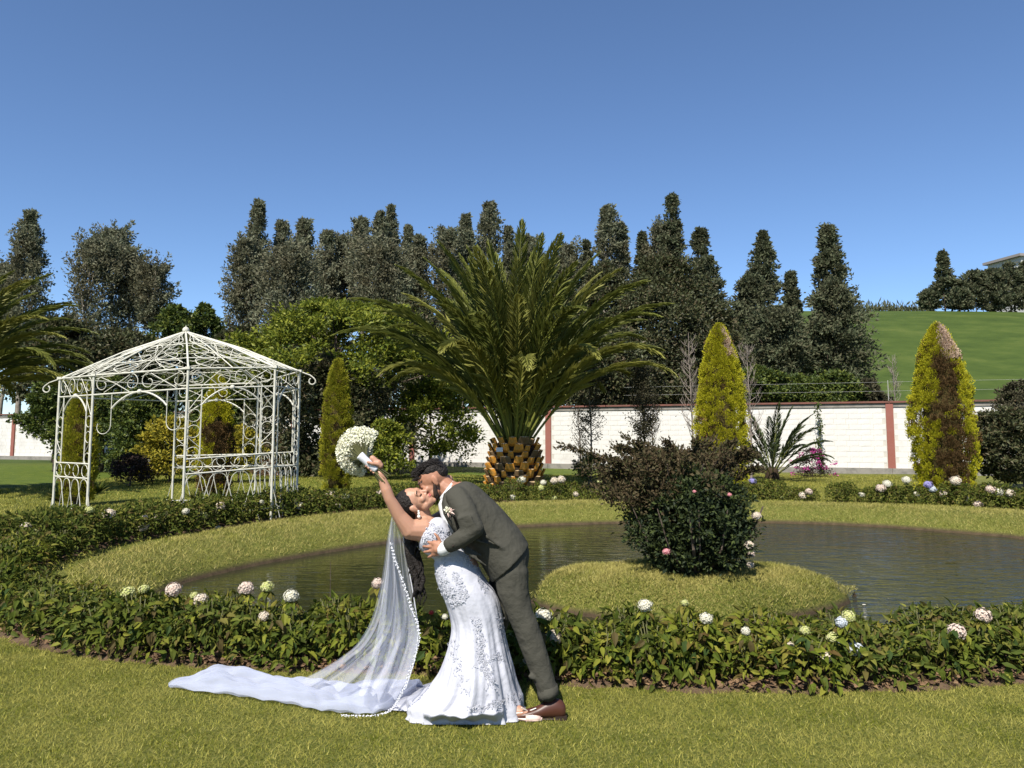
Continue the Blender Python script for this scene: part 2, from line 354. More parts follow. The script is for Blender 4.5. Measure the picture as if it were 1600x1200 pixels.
def lawn_material():
    m = bpy.data.materials.new('lawn'); m.use_nodes = True; t = m.node_tree; b = t.nodes['Principled BSDF']; L = t.links
    tc = t.nodes.new('ShaderNodeTexCoord'); b.inputs['Roughness'].default_value = .85; b.inputs['Specular IOR Level'].default_value = .15
    def noise(sc, det=6, ro=.6, vec=None):
        n = t.nodes.new('ShaderNodeTexNoise'); n.inputs['Scale'].default_value = sc; n.inputs['Detail'].default_value = det; n.inputs['Roughness'].default_value = ro
        L.new(vec or tc.outputs['Object'], n.inputs[0]); return n.outputs[0]
    def ramp(v, els):
        r = t.nodes.new('ShaderNodeValToRGB'); cr = r.color_ramp
        while len(cr.elements) < len(els): cr.elements.new(.5)
        for e, (p, c) in zip(cr.elements, els): e.position = p; e.color = (*[v*.85 for v in c], 1)
        L.new(v, r.inputs[0]); return r.outputs[0]
    def mix(f, a, bb):
        x = t.nodes.new('ShaderNodeMix'); x.data_type = 'RGBA'
        if isinstance(f, float): x.inputs['Factor'].default_value = f
        else: L.new(f, x.inputs['Factor'])
        L.new(a, x.inputs['A']); L.new(bb, x.inputs['B']); return x.outputs['Result']
    big = ramp(noise(.55, 5, .6), [(.35, (.05, .065, .008)), (.5, (.085, .095, .013)), (.68, (.15, .14, .03))])
    fine = ramp(noise(38, 4, .8), [(.38, (.05, .07, .010)), (.5, (.13, .145, .025)), (.62, (.32, .29, .09))])
    lawn = mix(.55, big, fine)
    mp = t.nodes.new('ShaderNodeMapping'); mp.inputs['Scale'].default_value = (.16, .26, .6); L.new(tc.outputs['Object'], mp.inputs[0])
    far = ramp(noise(1.2, 8, .68, mp.outputs[0]), [(.30, (.035, .058, .010)), (.5, (.052, .080, .014)), (.66, (.075, .10, .02)), (.78, (.15, .155, .055))])
    sp = t.nodes.new('ShaderNodeSeparateXYZ'); L.new(tc.outputs['Object'], sp.inputs[0])
    mr = t.nodes.new('ShaderNodeMapRange'); mr.inputs['From Min'].default_value = 42; mr.inputs['From Max'].default_value = 48; L.new(sp.outputs[1], mr.inputs[0])
    col = mix(mr.outputs[0], lawn, far)
    # worn, greener mown lawn towards the wall
    mr2 = t.nodes.new('ShaderNodeMapRange'); mr2.inputs['From Min'].default_value = 19; mr2.inputs['From Max'].default_value = 24; L.new(sp.outputs[1], mr2.inputs[0])
    green = ramp(noise(2.2, 6, .7), [(.35, (.05, .085, .010)), (.6, (.11, .14, .018)), (.75, (.17, .18, .03))])
    mm = t.nodes.new('ShaderNodeMath'); mm.operation = 'SUBTRACT'; L.new(mr2.outputs[0], mm.inputs[0]); L.new(mr.outputs[0], mm.inputs[1]); mm.use_clamp = True
    mr3 = t.nodes.new('ShaderNodeMapRange'); mr3.inputs['From Min'].default_value = 6; mr3.inputs['From Max'].default_value = 2; L.new(sp.outputs[0], mr3.inputs[0])
    m4 = t.nodes.new('ShaderNodeMath'); m4.operation = 'MULTIPLY'; L.new(mm.outputs[0], m4.inputs[0]); L.new(mr3.outputs[0], m4.inputs[1])
    col = mix(m4.outputs[0], col, green)
    # muddy bed; its dark rim above the water line also paints in bank-foot shade
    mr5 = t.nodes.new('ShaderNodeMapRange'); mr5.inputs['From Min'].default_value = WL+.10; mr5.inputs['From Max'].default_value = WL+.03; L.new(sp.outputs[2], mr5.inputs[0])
    mud_shade = ramp(noise(9), [(.3, (.05, .035, .02)), (.7, (.10, .07, .04))]); col = mix(mr5.outputs[0], col, mud_shade)
    L.new(col, b.inputs['Base Color'])
    bp = t.nodes.new('ShaderNodeBump'); bp.inputs['Strength'].default_value = .7; bp.inputs['Distance'].default_value = .04
    L.new(noise(45, 4, .8), bp.inputs['Height']); L.new(bp.outputs[0], b.inputs['Normal'])
    return m
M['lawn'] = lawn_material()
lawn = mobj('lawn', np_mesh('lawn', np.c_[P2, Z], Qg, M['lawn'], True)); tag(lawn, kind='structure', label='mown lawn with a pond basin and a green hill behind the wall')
# pond water
def water_material():
    m = bpy.data.materials.new('pond_water'); m.use_nodes = True; t = m.node_tree; b = t.nodes['Principled BSDF']; L = t.links
    b.inputs['Base Color'].default_value = (.022, .024, .010, 1); b.inputs['Roughness'].default_value = .03; b.inputs['IOR'].default_value = 1.33; b.inputs['Specular IOR Level'].default_value = .65
    tc = t.nodes.new('ShaderNodeTexCoord')
    def wav(scale, vec, det=3):
        mp = t.nodes.new('ShaderNodeMapping'); mp.inputs['Scale'].default_value = vec; L.new(tc.outputs['Object'], mp.inputs[0])
        n = t.nodes.new('ShaderNodeTexNoise'); n.inputs['Scale'].default_value = scale; n.inputs['Detail'].default_value = det; n.inputs['Distortion'].default_value = 1.2
        L.new(mp.outputs[0], n.inputs[0]); return n.outputs[0]
    a = wav(1.3, (.7, 1.6, 1), 3); c = wav(3.2, (.55, 1.6, 1), 3)
    # stronger ripples in the right part of the pond
    sp = t.nodes.new('ShaderNodeSeparateXYZ'); L.new(tc.outputs['Object'], sp.inputs[0])
    mr = t.nodes.new('ShaderNodeMapRange'); mr.inputs['From Min'].default_value = 1; mr.inputs['From Max'].default_value = 5; mr.inputs['To Min'].default_value = .45; mr.inputs['To Max'].default_value = 4.5; L.new(sp.outputs[0], mr.inputs[0])
    mu = t.nodes.new('ShaderNodeMath'); mu.operation = 'MULTIPLY'; L.new(c, mu.inputs[0]); L.new(mr.outputs[0], mu.inputs[1])
    ad = t.nodes.new('ShaderNodeMath'); ad.operation = 'ADD'; ma = t.nodes.new('ShaderNodeMath'); ma.operation = 'MULTIPLY'; L.new(a, ma.inputs[0]); L.new(mr.outputs[0], ma.inputs[1]); L.new(ma.outputs[0], ad.inputs[0]); L.new(mu.outputs[0], ad.inputs[1])
    bp = t.nodes.new('ShaderNodeBump'); bp.inputs['Strength'].default_value = .30; bp.inputs['Distance'].default_value = .07
    L.new(ad.outputs[0], bp.inputs['Height']); L.new(bp.outputs[0], b.inputs['Normal'])
    return m
wb = WATER+unit(WATER-WATER.mean(0))*.35
wm = bpy.data.meshes.new('pond_water'); bmw = bmesh.new()
bmw.faces.new([bmw.verts.new((p[0], p[1], WL)) for p in wb]); bmesh.ops.triangulate(bmw, faces=bmw.faces[:]); bmesh.ops.recalc_face_normals(bmw, faces=bmw.faces[:]); bmw.to_mesh(wm); bmw.free()
if wm.polygons[0].normal.z < 0: wm.flip_normals()
wm.materials.append(water_material()); tag(mobj('pond_water', wm), kind='structure')

# ------------------------------------------------------------------ grass blades (real geometry where the photo shows them)
def grass(name, P, h, w, m, lean=.5):
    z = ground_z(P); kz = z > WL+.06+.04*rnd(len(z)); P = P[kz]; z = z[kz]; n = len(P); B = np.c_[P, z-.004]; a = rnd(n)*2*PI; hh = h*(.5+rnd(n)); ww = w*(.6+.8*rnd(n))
    sd = np.stack([np.cos(a), np.sin(a), np.zeros(n)], 1)*ww[:, None]*.5
    tip = B+np.c_[RNG.normal(size=(n, 2))*lean*hh[:, None], hh]
    V = np.stack([B-sd, B+sd, tip], 1).reshape(-1, 3); i = np.arange(n)*3
    o = mobj(name, np_mesh(name, V, np.stack([i, i+1, i+2], 1), m)); return tag(o, kind='stuff')
def scatter(n, x0, x1, y0, y1, bias=0):
    return np.c_[x0+(x1-x0)*rnd(n), y0+(y1-y0)*rnd(n)]
FRONT = np.array([G(*p)[:2] for p in [(-250, 905), (-120, 950), (0, 990), (120, 1022), (250, 1038), (400, 1045), (650, 1054), (900, 1070), (1100, 1080), (1300, 1082), (1450, 1077), (1600, 1066), (1850, 1040)]])
def front_y(x): return np.interp(x, FRONT[:, 0], FRONT[:, 1])
P = scatter(330000, -4.6, 4.6, 3.7, 7.0); P = P[(np.abs(P[:, 0]) < P[:, 1]*.70+.15) & (P[:, 1] < front_y(P[:, 0])+.03)]
keep = rnd(len(P)) < np.clip(1.25-.12*(P[:, 1]-3.7), .5, 1); P = P[keep]
tag(grass('lawn_grass', P, .020, .0046, M['grass'], .8), 'short mown lawn grass in front of the hydrangea hedge', 'grass')
P = scatter(420000, -7, 13, 5.8, 20.4); P = P[(np.abs(P[:, 0]) < P[:, 1]*.70)]
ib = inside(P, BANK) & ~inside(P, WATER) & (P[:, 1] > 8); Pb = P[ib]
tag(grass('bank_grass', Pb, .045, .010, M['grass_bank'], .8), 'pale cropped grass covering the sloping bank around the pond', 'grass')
P = scatter(150000, .0, 5.2, 7.9, 11.6); P = P[inside(P, ISL)]
tag(grass('island_grass', P, .035, .007, M['grass_bank'], .8), 'pale cropped grass covering the rounded island in the pond', 'grass')
P = scatter(260000, -16, 16, 9, 33); P = P[(np.abs(P[:, 0]) < P[:, 1]*.70) & ~inside(P, BANK) & ((P[:, 1] > 16)|(P[:, 0] < -5.5))]
tag(grass('back_lawn_grass', P, .05, .016, M['grass'], .7), 'green lawn grass behind the pond in front of the wall', 'grass')

# ------------------------------------------------------------------ garden wall
wallA = W(1392, 700, 34.0)[:2]; wallB = W(858, 700, 39.8)[:2]
wdir = (wallB-wallA); bay = np.linalg.norm(wdir)/2; wdir = wdir/np.linalg.norm(wdir); wang = math.atan2(wdir[1], wdir[0])
HW = 3.12
wall = empty('garden_wall', (wallA[0], wallA[1], 0), wang, 'whitewashed block garden wall with red pillars and red coping behind the pond', 'wall')
# local x runs from pillar A leftwards in the picture, local +y is towards the camera side
ly = 1.0 if (np.array((-math.sin(wang), math.cos(wang)))@(-wallA)) > 0 else -1.0
core = MB(); core.box((3.0*bay, 0, HW/2-.1), (12*bay, .16, HW-.1)); core.build('wall_core', M['wall_white'], wall)
ft = MB()
for k in range(-3, 9): ft.box(((k+.5)*bay, ly*.06, .12), (bay-.01, .40, .26))
ft.build('footing', M['concrete'], wall)
for k in range(-3, 9):
    b = MB(); b.box((k*bay, 0, HW/2), (.30, .34, HW)); b.build('pillar', M['red_paint'], wall)
    c = MB(); c.box(((k+.5)*bay, 0, HW+.03), (bay-.012, .42, .08)); c.build('coping', M['coping'], wall)
    c = MB(); c.box(((k+.5)*bay, 0, HW-.11), (bay-.31, .26, .16)); c.build('tie_beam', M['concrete'], wall)
def block_mesh(j):
    b = MB(); r = random.Random(j); b.box((0, 0, 0), (.480, .05, .236), 0)
    V, F = b.arr(); V = V+np.array([[r.uniform(-.004, .004) for _ in range(3)] for _ in V]); return np_mesh('block', V, F, M['block_white'])
bms = [block_mesh(j) for j in range(6)]; cnt = 0; rest = MB()
for k in [0, 1, -1, 2, -2, 3, 4, 5, 6, 7]:
    ncol = int((bay-.3)/.485)
    for row in range(10, -1, -1):
        for c in range(ncol):
            x = k*bay+.17+(c+.5+(.0 if row % 2 else .25))*.485*(bay-.34)/(ncol*.485+.12); z = .36+row*.242; y = ly*(.0620+random.uniform(-.003, .003))
            if k in (0, 1) and cnt < 300:
                o = bpy.data.objects.new('block', bms[(cnt*7) % 6]); o.location = (x, y, z); o.parent = wall; COL.objects.link(o); cnt += 1
            elif k in (-2, -1, 0, 1, 2, 3, 6, 7): rest.box((x, y, z), (.480, .05, .236))
o = rest.build('blockwork', M['block_white'], wall); tag(o, kind='stuff')
# strands of wire above the wall
for z in (.55, .95):
    b = MB(); b.tube([(-bay*2.5, 0, HW+z), (-bay, 0, HW+z-.05), (bay*1.5, 0, HW+z)], .004, 4); b.build('wire', M['wire'], wall)
for k in (-2, -1, 0, 1):
    b = MB(); b.tube([(k*bay, 0, HW+.1), (k*bay, 0, HW+1.0)], .012, 5); b.build('fence_rod', M['wire'], wall)
# far house roof on the hill, pole
hp = W(1590, 430, 150.0); hb = empty('far_house', (hp[0]+3, hp[1], 22.3), .2, 'flat grey roofed house just showing above the hilltop trees', 'house')
hz = W(1590, 410, 150)[2]-22.3
b = MB(); b.box((0, 0, hz/2), (13, 8, hz)); b.build('wall', M['plaster'], hb)
b = MB(); b.box((0, 0, hz+.25), (14.5, 9, .5)); b.build('roof', M['roof_grey'], hb)

# ------------------------------------------------------------------ trees
PROF = {
 'spire': lambda t: np.clip((1-t)**.75*(.55+.45*np.minimum(t*4, 1)), .03, 1),
 'column': lambda t: np.clip(np.sin(np.clip(t, 0, 1)*PI*.93+.18)**.6*(1-.25*t), .12, 1),
 'euc': lambda t: np.clip((1-t)**.5*(.88+.12*np.sin(t*15))*np.minimum(.5+t*3, 1), .10, 1),
 'round': lambda t: np.clip(np.sqrt(np.clip(1-(2*t-1)**2, 0, 1)), .05, 1),
 'dome': lambda t: np.clip(np.sqrt(np.clip(1-t**2.2, 0, 1)), .05, 1),
}
def crown(base, h, r, prof, nclump, per, ls, flat=.6, clump_r=.16, surf=.5, up=.2, lob=.2):
    """foliage: clumps spread through a crown volume, leaf-sized faces in every clump"""
    seed_ = 6.3*rnd(1)[0]; t = rnd(nclump)**.8; rr = PROF[prof](t)*r; a = rnd(nclump)*2*PI
    q = surf+(1-surf)*rnd(nclump)
    bump = 1+lob*np.sin(a*3+t*9+seed_)+.17*RNG.normal(size=nclump)
    C = np.stack([np.cos(a)*rr*q*bump, np.sin(a)*rr*q*bump, t*h], 1)+np.asarray(base)
    cr = r*clump_r*(.6+.9*rnd(nclump))*(.28+.72*(rr/r)**.8)
    k = nclump*per; ci = np.repeat(np.arange(nclump), per)
    off = RNG.normal(size=(k, 3)); off = off/(np.linalg.norm(off, axis=1)[:, None])*(rnd(k)**.62)[:, None]*np.array((1.3, 1.3, flat*1.3))
    off *= (1+1.1*rnd(k)**6)[:, None]; Pp = C[ci]+off*cr[ci][:, None]
    D = unit(off+randdir(k)*.7+np.array((0, 0, up)))
    L = ls*(.6+.8*rnd(k))
    V, F = leaves(Pp, D, L, L*.55, N=unit(off+randdir(k)*.6+np.array((0, 0, .6))))
    return V, F, C
def crown_boughs(base, h, r, prof, nb, per, ls, rise, spread=.09):
    """foliage carried on boughs that leave the stem, so the outline ends in points with gaps between"""
    t = np.concatenate([rnd(nb-6)**.8, .93+.07*rnd(6)]); a = np.arange(nb)*2.39996+rnd(nb)*.9; seed_ = 6.3*rnd(1)[0]
    L = PROF[prof](t)*r*(.62+.62*rnd(nb))*(1+.16*np.sin(a+seed_)); L = np.maximum(L, r*.10); up = rise*(.6+.8*rnd(nb))*(1+.8*t)
    k = nb*per; bi = np.repeat(np.arange(nb), per); q = .12+.88*rnd(k)**.75
    out = np.stack([np.cos(a), np.sin(a), up], 1); P0 = np.stack([0*t, 0*t, t*h*.97], 1)
    sp = (spread*r+.10)*(.45+.9*(1-q))*np.minimum(1, .4+L[bi]/r)
    sag = np.stack([0*q, 0*q, -.25*q*q*L[bi]*(1 if rise < .5 else -.3)], 1)
    Pp = P0[bi]+out[bi]*(L[bi]*q)[:, None]+sag+RNG.normal(size=(k, 3))*sp[:, None]*np.array((1, 1, .8))+np.asarray(base)
    D = unit(unit(out)[bi]*.8+randdir(k)*.9); l_ = ls*(.5+.9*rnd(k)); V, F = leaves(Pp, D, l_, l_*.5)
    j = rnd(nb) < .5; C = P0+out*L[:, None]*.6; return V, F, C[j]+np.asarray(base)
def trunk(base, h, r, C=None, nb=14, lean=0, m='bark'):
    b = MB(); zz = np.linspace(0, 1, 9); sway = np.cumsum(RNG.normal(size=(9, 2))*.012*h, 0)*np.minimum(zz*2, 1)[:, None]
    pts = np.c_[base[0]+sway[:, 0]+lean*zz*h, base[1]+sway[:, 1], base[2]-.1+zz*h]
    b.tube(pts, r*(1-.85*zz), 7)
    if C is not None:
        for i in RNG.choice(len(C), min(nb, len(C)), replace=False):
            c = C[i]; f = np.clip((c[2]-base[2])/h*.75, .12, .92); j = f*8; p0 = pts[int(j)]*(1-j % 1)+pts[min(int(j)+1, 8)]*(j % 1)
            mid = (p0+c)/2+np.array((0, 0, -.04*h*rnd(1)[0])); b.tube([p0, mid, c], [r*(1-.85*f)*.55, r*.25*(1-f)+.01, .008+r*.04], 5)
    return b
def tree(name, px, topy, d, hw, boty, m, prof, label, group=None, cat='tree', nclump=110, per=70, ls=.35, base_z=None, trunk_r=None, tm='bark', rise=None, **kw):
    tp = W(px, topy, d); bt = W(px, boty, d); gz = float(ground_z(np.array([[tp[0], d]]))[0]) if base_z is None else base_z
    r = hw/FPX*d; h = tp[2]-bt[2]; root = empty(name, (tp[0], d, gz), 0, label, cat, group)
    V, F, C = crown((0, 0, bt[2]-gz), h, r, prof, nclump, per, ls, **kw) if rise is None else crown_boughs((0, 0, bt[2]-gz), h, r, prof, nclump, per, ls, rise)
    mobj('crown', np_mesh('crown', V, F, m), root)['kind'] = 'stuff'
    H = tp[2]-gz; b = trunk((0, 0, 0), H*(.86 if rise is None else .74), trunk_r or max(.06, H*.014), C, 22, m=tm); b.build('trunk', M[tm], root, True)
    return root
G1 = 'tall trees beyond the garden wall'
E = M['euc']; Cn = M['conifer']; Dk = M['darkleaf']
# tall trees, left group
TT = [
 (10, 415, 68, 32, 560, E, 'euc', 'grey green tree at the left edge of the photo, behind the pointed one'),
 (48, 330, 62, 52, 560, E, 'spire', 'tall pointed eucalyptus at far left rising above the left palm fronds'),
 (150, 385, 64, 52, 570, E, 'dome', 'rounded brownish eucalyptus next to the tall pointed tree at far left'),
 (205, 392, 66, 40, 540, E, 'euc', 'loose grey eucalyptus above the gazebo roof left of its peak'),
 (172, 374, 67, 20, 440, E, 'round', 'small topknot eucalyptus poking out between the two left eucalyptus crowns'),
 (240, 425, 65, 24, 520, E, 'round', 'thin outermost eucalyptus branch mass left of the gap of sky above the gazebo'),
 (405, 312, 64, 32, 540, E, 'euc', 'tallest twin topped eucalyptus of the left centre group above the gazebo roof'),
 (383, 375, 62, 34, 560, E, 'dome', 'lower eucalyptus at the left flank of the left centre group'),
 (440, 345, 66, 30, 540, E, 'euc', 'eucalyptus just right of the tallest one in the left centre group'),
 (475, 342, 67, 24, 540, E, 'euc', 'narrow eucalyptus third from the left in the centre group'),
 (512, 363, 66, 24, 530, E, 'euc', 'short eucalyptus in the dip of the left centre group'),
 (535, 372, 68, 24, 530, E, 'dome', 'squat brownish tree in the dip between the two high points of the group'),
 (566, 342, 66, 26, 530, E, 'euc', 'rounded topped eucalyptus left of the twin spires before the palm'),
 (595, 330, 65, 14, 520, E, 'column', 'left one of the thin twin spires between gazebo and palm'),
 (611, 320, 67, 20, 520, E, 'spire', 'right and taller one of the thin twin spires between gazebo and palm'),
 (638, 350, 66, 15, 500, E, 'spire', 'slender spire just right of the twin spires'),
 (655, 370, 64, 18, 500, E, 'euc', 'low loose eucalyptus at the right end of the left centre group'),
 (450, 400, 58, 60, 570, E, 'dome', 'broad dusty brown eucalyptus low in front of the left centre group'),
 (600, 400, 60, 55, 540, E, 'dome', 'broad brownish eucalyptus under the twin spires'),
 (728, 336, 66, 24, 500, E, 'spire', 'dark pointed tree directly left of the palm crown top'),
 (700, 365, 64, 24, 500, E, 'dome', 'rounded tree left of the dark pointed one behind the palm'),
 (764, 318, 68, 20, 500, E, 'column', 'pale columnar eucalyptus behind the upper left of the palm'),
 (795, 355, 68, 14, 500, E, 'euc', 'small wispy tree top just behind the highest palm fronds'),
 (825, 375, 70, 24, 500, E, 'dome', 'low rounded tree behind the top of the palm'),
 (885, 392, 66, 24, 520, E, 'dome', 'low tree behind the upper right palm fronds'),
 (916, 374, 67, 14, 500, Cn, 'spire', 'small pointed conifer right of the palm top'),
 (948, 322, 65, 18, 500, E, 'column', 'columnar grey conifer first high spire right of the palm'),
 (970, 350, 66, 18, 500, E, 'euc', 'grey tree leaning on the columnar spire right of the palm'),
 (1003, 362, 67, 18, 500, Cn, 'spire', 'shorter pointed conifer in the dip left of the highest spire'),
 (1050, 301, 64, 26, 520, Cn, 'euc', 'highest spire right of the palm with a stepped outline'),
 (1035, 355, 66, 24, 520, E, 'dome', 'brownish shoulder tree at the left of the highest spire'),
 (1094, 351, 65, 24, 540, Cn, 'euc', 'dark brownish conifer right of the highest spire'),
 (1105, 400, 62, 34, 560, Cn, 'dome', 'broad dark conifer under the brownish one right of the highest spire'),
 (1192, 362, 60, 24, 470, Cn, 'spire', 'blue green pointed conifer above the yellow cypress on the island side'),
 (1172, 430, 56, 46, 600, Cn, 'dome', 'bushy dark conifer below the blue green pointed one'),
 (1235, 424, 56, 26, 600, Cn, 'spire', 'small bright pointed conifer between two taller ones'),
 (1218, 480, 52, 52, 625, Cn, 'round', 'dark bushy tree under the small bright conifer'),
 (1292, 348, 54, 62, 625, Cn, 'spire', 'big solitary conifer at the left edge of the green hill'),
 (1300, 440, 52, 54, 622, Cn, 'dome', 'dark lower skirt conifer beside the foot of the green hill'),
]
for i, (px, ty, d, hw, by, m, pf, lb) in enumerate(TT):
    big = hw > 40; hw = hw*1.32 if hw < 30 else hw
    tree('eucalyptus_tree' if m is E else 'conifer_tree', px, ty, d, hw, by, m, pf, lb, G1, nclump=int(75+hw*2.6), per=64, ls=.27, rise=.75 if m is E else .22, flat=.9, tm='pale_bark' if m is E else 'bark')
# trees on the hill
G2 = 'trees along the top of the hill'
for px, ty, d, hw, by, pf, lb in [(1472, 393, 112, 22, 482, 'spire', 'single pointed conifer standing on the hilltop'), (1452, 455, 113, 14, 482, 'dome', 'small dark tree at the left foot of the hilltop conifer'),
   (1498, 440, 113, 20, 484, 'dome', 'low round tree just right of the hilltop conifer'), (1522, 425, 114, 24, 486, 'dome', 'rounded dark tree in the middle of the hilltop row'),
   (1550, 422, 114, 22, 487, 'round', 'dark round tree in the hilltop row before the grey roof'), (1575, 412, 116, 22, 488, 'dome', 'dark tree directly below the grey roof on the hill'), (1604, 408, 116, 24, 488, 'dome', 'rightmost dark tree on the hilltop at the photo edge')]:
    tree('hilltop_tree', px, ty, d, hw, by, Cn, pf, lb, G2, nclump=100, per=50, ls=.48, rise=.3)
# tall weeds along the ridge
Pw = []; 
for i in range(900):
    px = random.uniform(1335, 1460); q = W(px, 480, 117+random.uniform(0, 3)); Pw.append((q[0], q[1]))
Pw = np.array(Pw); zz = ground_z(Pw); n = len(Pw); hgt = .3+1.1*rnd(n)**3+.5*np.maximum(0, np.sin(Pw[:, 0]*.9))*rnd(n)
V, F = leaves(np.c_[Pw, zz+hgt*rnd(n)], randdir(n)*.6+np.array((0, 0, 1.)), .35+hgt*.5, .22); tag(mobj('ridge_weeds', np_mesh('ridge_weeds', V, F, Cn)), 'thin line of tall weeds along the ridge of the green hill', 'weeds', kind='stuff')
# dense leafy trees between wall and tall trees
G3 = 'leafy trees standing behind the wall'
for px, ty, d, hw, by, m, pf, lb, nc, ls in [
   (95, 500, 48, 75, 650, Dk, 'round', 'dark leafy tree behind the left palm fronds', 260, .30),
   (190, 520, 50, 70, 660, Dk, 'round', 'dark leafy tree behind the left half of the gazebo roof', 240, .30),
   (275, 482, 52, 52, 640, M['citrus'], 'dome', 'green rounded tree just above the gazebo roof peak', 200, .32),
   (320, 478, 54, 36, 640, M['citrus'], 'dome', 'small green tree top right of the gazebo roof peak', 150, .30),
   (380, 515, 48, 60, 660, Dk, 'dome', 'dusty dark tree behind the right slope of the gazebo roof', 240, .30),
   (480, 505, 50, 70, 660, Dk, 'dome', 'dark tree behind the yellow green crown', 220, .30),
   (640, 470, 46, 80, 650, Dk, 'dome', 'dark leafy tree hidden behind the left palm fronds', 260, .30),
   (740, 440, 50, 80, 650, Dk, 'dome', 'dark leafy tree right behind the palm heart', 260, .30),
   (860, 425, 50, 80, 640, Dk, 'dome', 'dark leafy tree behind the right half of the palm', 280, .30),
   (945, 415, 47, 66, 640, Dk, 'dome', 'glossy dark tree between palm tips and pointed conifers', 320, .26),
   (1035, 405, 45, 92, 640, Dk, 'dome', 'large glossy dark tree with small leaves left of the tall yellow cypress', 640, .24),
   (1100, 470, 47, 62, 640, Dk, 'dome', 'dark tree behind the top of the tall yellow cypress', 300, .26),
   (960, 520, 43, 90, 650, Dk, 'round', 'low black green tree above the wall between palm and island bush', 300, .26)]:
    tree('leafy_tree', px, ty, d, hw, by, m, pf, lb, G3, nclump=nc, per=78, ls=ls*.8, clump_r=.13, surf=.55, flat=.8)
G4 = 'clipped shrubs just behind the wall'
for px, ty, hw, lb in [(1185, 575, 40, 'green shrub above the wall left of the vine'), (1245, 588, 42, 'green shrub above the wall over the young palm'), (1305, 582, 42, 'green shrub above the wall right of the vine'), (1352, 596, 26, 'low light green shrub above the wall where the meadow starts')]:
    tree('shrub', px, ty, 38.5, hw, 640, M['dust'] if px > 1340 else M['citrus'], 'dome', lb, G4, 'shrub', nclump=150, per=60, ls=.16, clump_r=.15, surf=.6)
# garden trees in front of the wall
tree('fruit_tree', 532, 476, 34, 152, 600, M['loquat'], 'dome', 'wide yellow green leafed fruit tree between gazebo and palm', None, nclump=210, per=150, ls=.17, clump_r=.10, surf=.75, flat=.5, lob=.3, trunk_r=.2)
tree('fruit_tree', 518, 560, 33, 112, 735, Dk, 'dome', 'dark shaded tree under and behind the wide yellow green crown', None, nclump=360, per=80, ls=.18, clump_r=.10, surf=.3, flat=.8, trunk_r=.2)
tree('fruit_tree', 672, 598, 36.5, 78, 712, M['loquat'], 'dome', 'smaller bright yellow green tree left of the palm trunk above the couple', None, nclump=120, per=100, ls=.17, clump_r=.14, surf=.6, lob=.3, flat=.7, trunk_r=.10)
tree('fruit_tree', 600, 660, 30, 40, 735, M['loquat'], 'dome', 'low yellow green branch tree right behind the bouquet', None, nclump=50, per=70, ls=.15, clump_r=.2, surf=.5, flat=.7, trunk_r=.07)
G5 = 'citrus trees behind the gazebo'
for px, ty, d, hw, by, lb in [(95, 588, 36, 46, 690, 'dark citrus tree left of the gazebo with white wall at its left'), (165, 590, 36, 62, 730, 'dark citrus tree seen through the narrow left side of the gazebo entrance'),
   (225, 608, 33, 50, 720, 'citrus tree with sunlit leaf tips seen through the gazebo entrance'), (345, 585, 35, 62, 720, 'dark tree behind the half brown cypress inside the gazebo view'), (415, 575, 37, 60, 650, 'dark tree behind the right posts of the gazebo')]:
    tree('citrus_tree', px, ty, d, hw, by, M['citrus'], 'dome', lb, G5, nclump=190, per=84, ls=.15, clump_r=.13, surf=.6, flat=.8, trunk_r=.14)
tree('shrub', 268, 655, 28, 46, 738, M['yshrub'], 'dome', 'bright yellow leafed shrub seen through the gazebo', None, 'shrub', nclump=150, per=50, ls=.13, clump_r=.16, surf=.6, trunk_r=.04)
tree('shrub', 375, 668, 28, 34, 738, M['yshrub'], 'dome', 'yellow leafed shrub seen through the gazebo right of the half brown cypress', None, 'shrub', nclump=90, per=50, ls=.13, clump_r=.16, surf=.6, trunk_r=.04)
tree('shrub', 205, 712, 26, 32, 752, M['purple'], 'dome', 'low dark purple shrub on the lawn left of the yellow shrub', None, 'shrub', nclump=90, per=50, ls=.08, clump_r=.18, surf=.6, trunk_r=.03)
tree('shrub', 470, 690, 33, 40, 745, M['citrus'], 'dome', 'low dark shrub in the shade left of the slim cypress', None, 'shrub', nclump=120, per=50, ls=.14, clump_r=.18, surf=.5, trunk_r=.04)
hp_ = G(438, 742); hh = empty('brush_pile', (hp_[0]*33/hp_[1], 33, 0), 0, 'heap of dry brown cut brush against the wall right of the gazebo', 'brush pile')
n = 5000; t = rnd(n); a = rnd(n)*2*PI; Rr = np.sqrt(1-t**1.6)*1.05*(.8+.2*rnd(n)); V, F = leaves(np.stack([np.cos(a)*Rr, np.sin(a)*Rr*.8, .02+t*1.45], 1), randdir(n)*np.array((1, 1, .5)), .45, .03)
tag(mobj('straw', np_mesh('straw', V, F, M['hay']), hh), kind='stuff')
b = MB(); b.ell((0, 0, .1), (.95, .75, 1.2)); b.build('heap', M['hay'], hh, True)
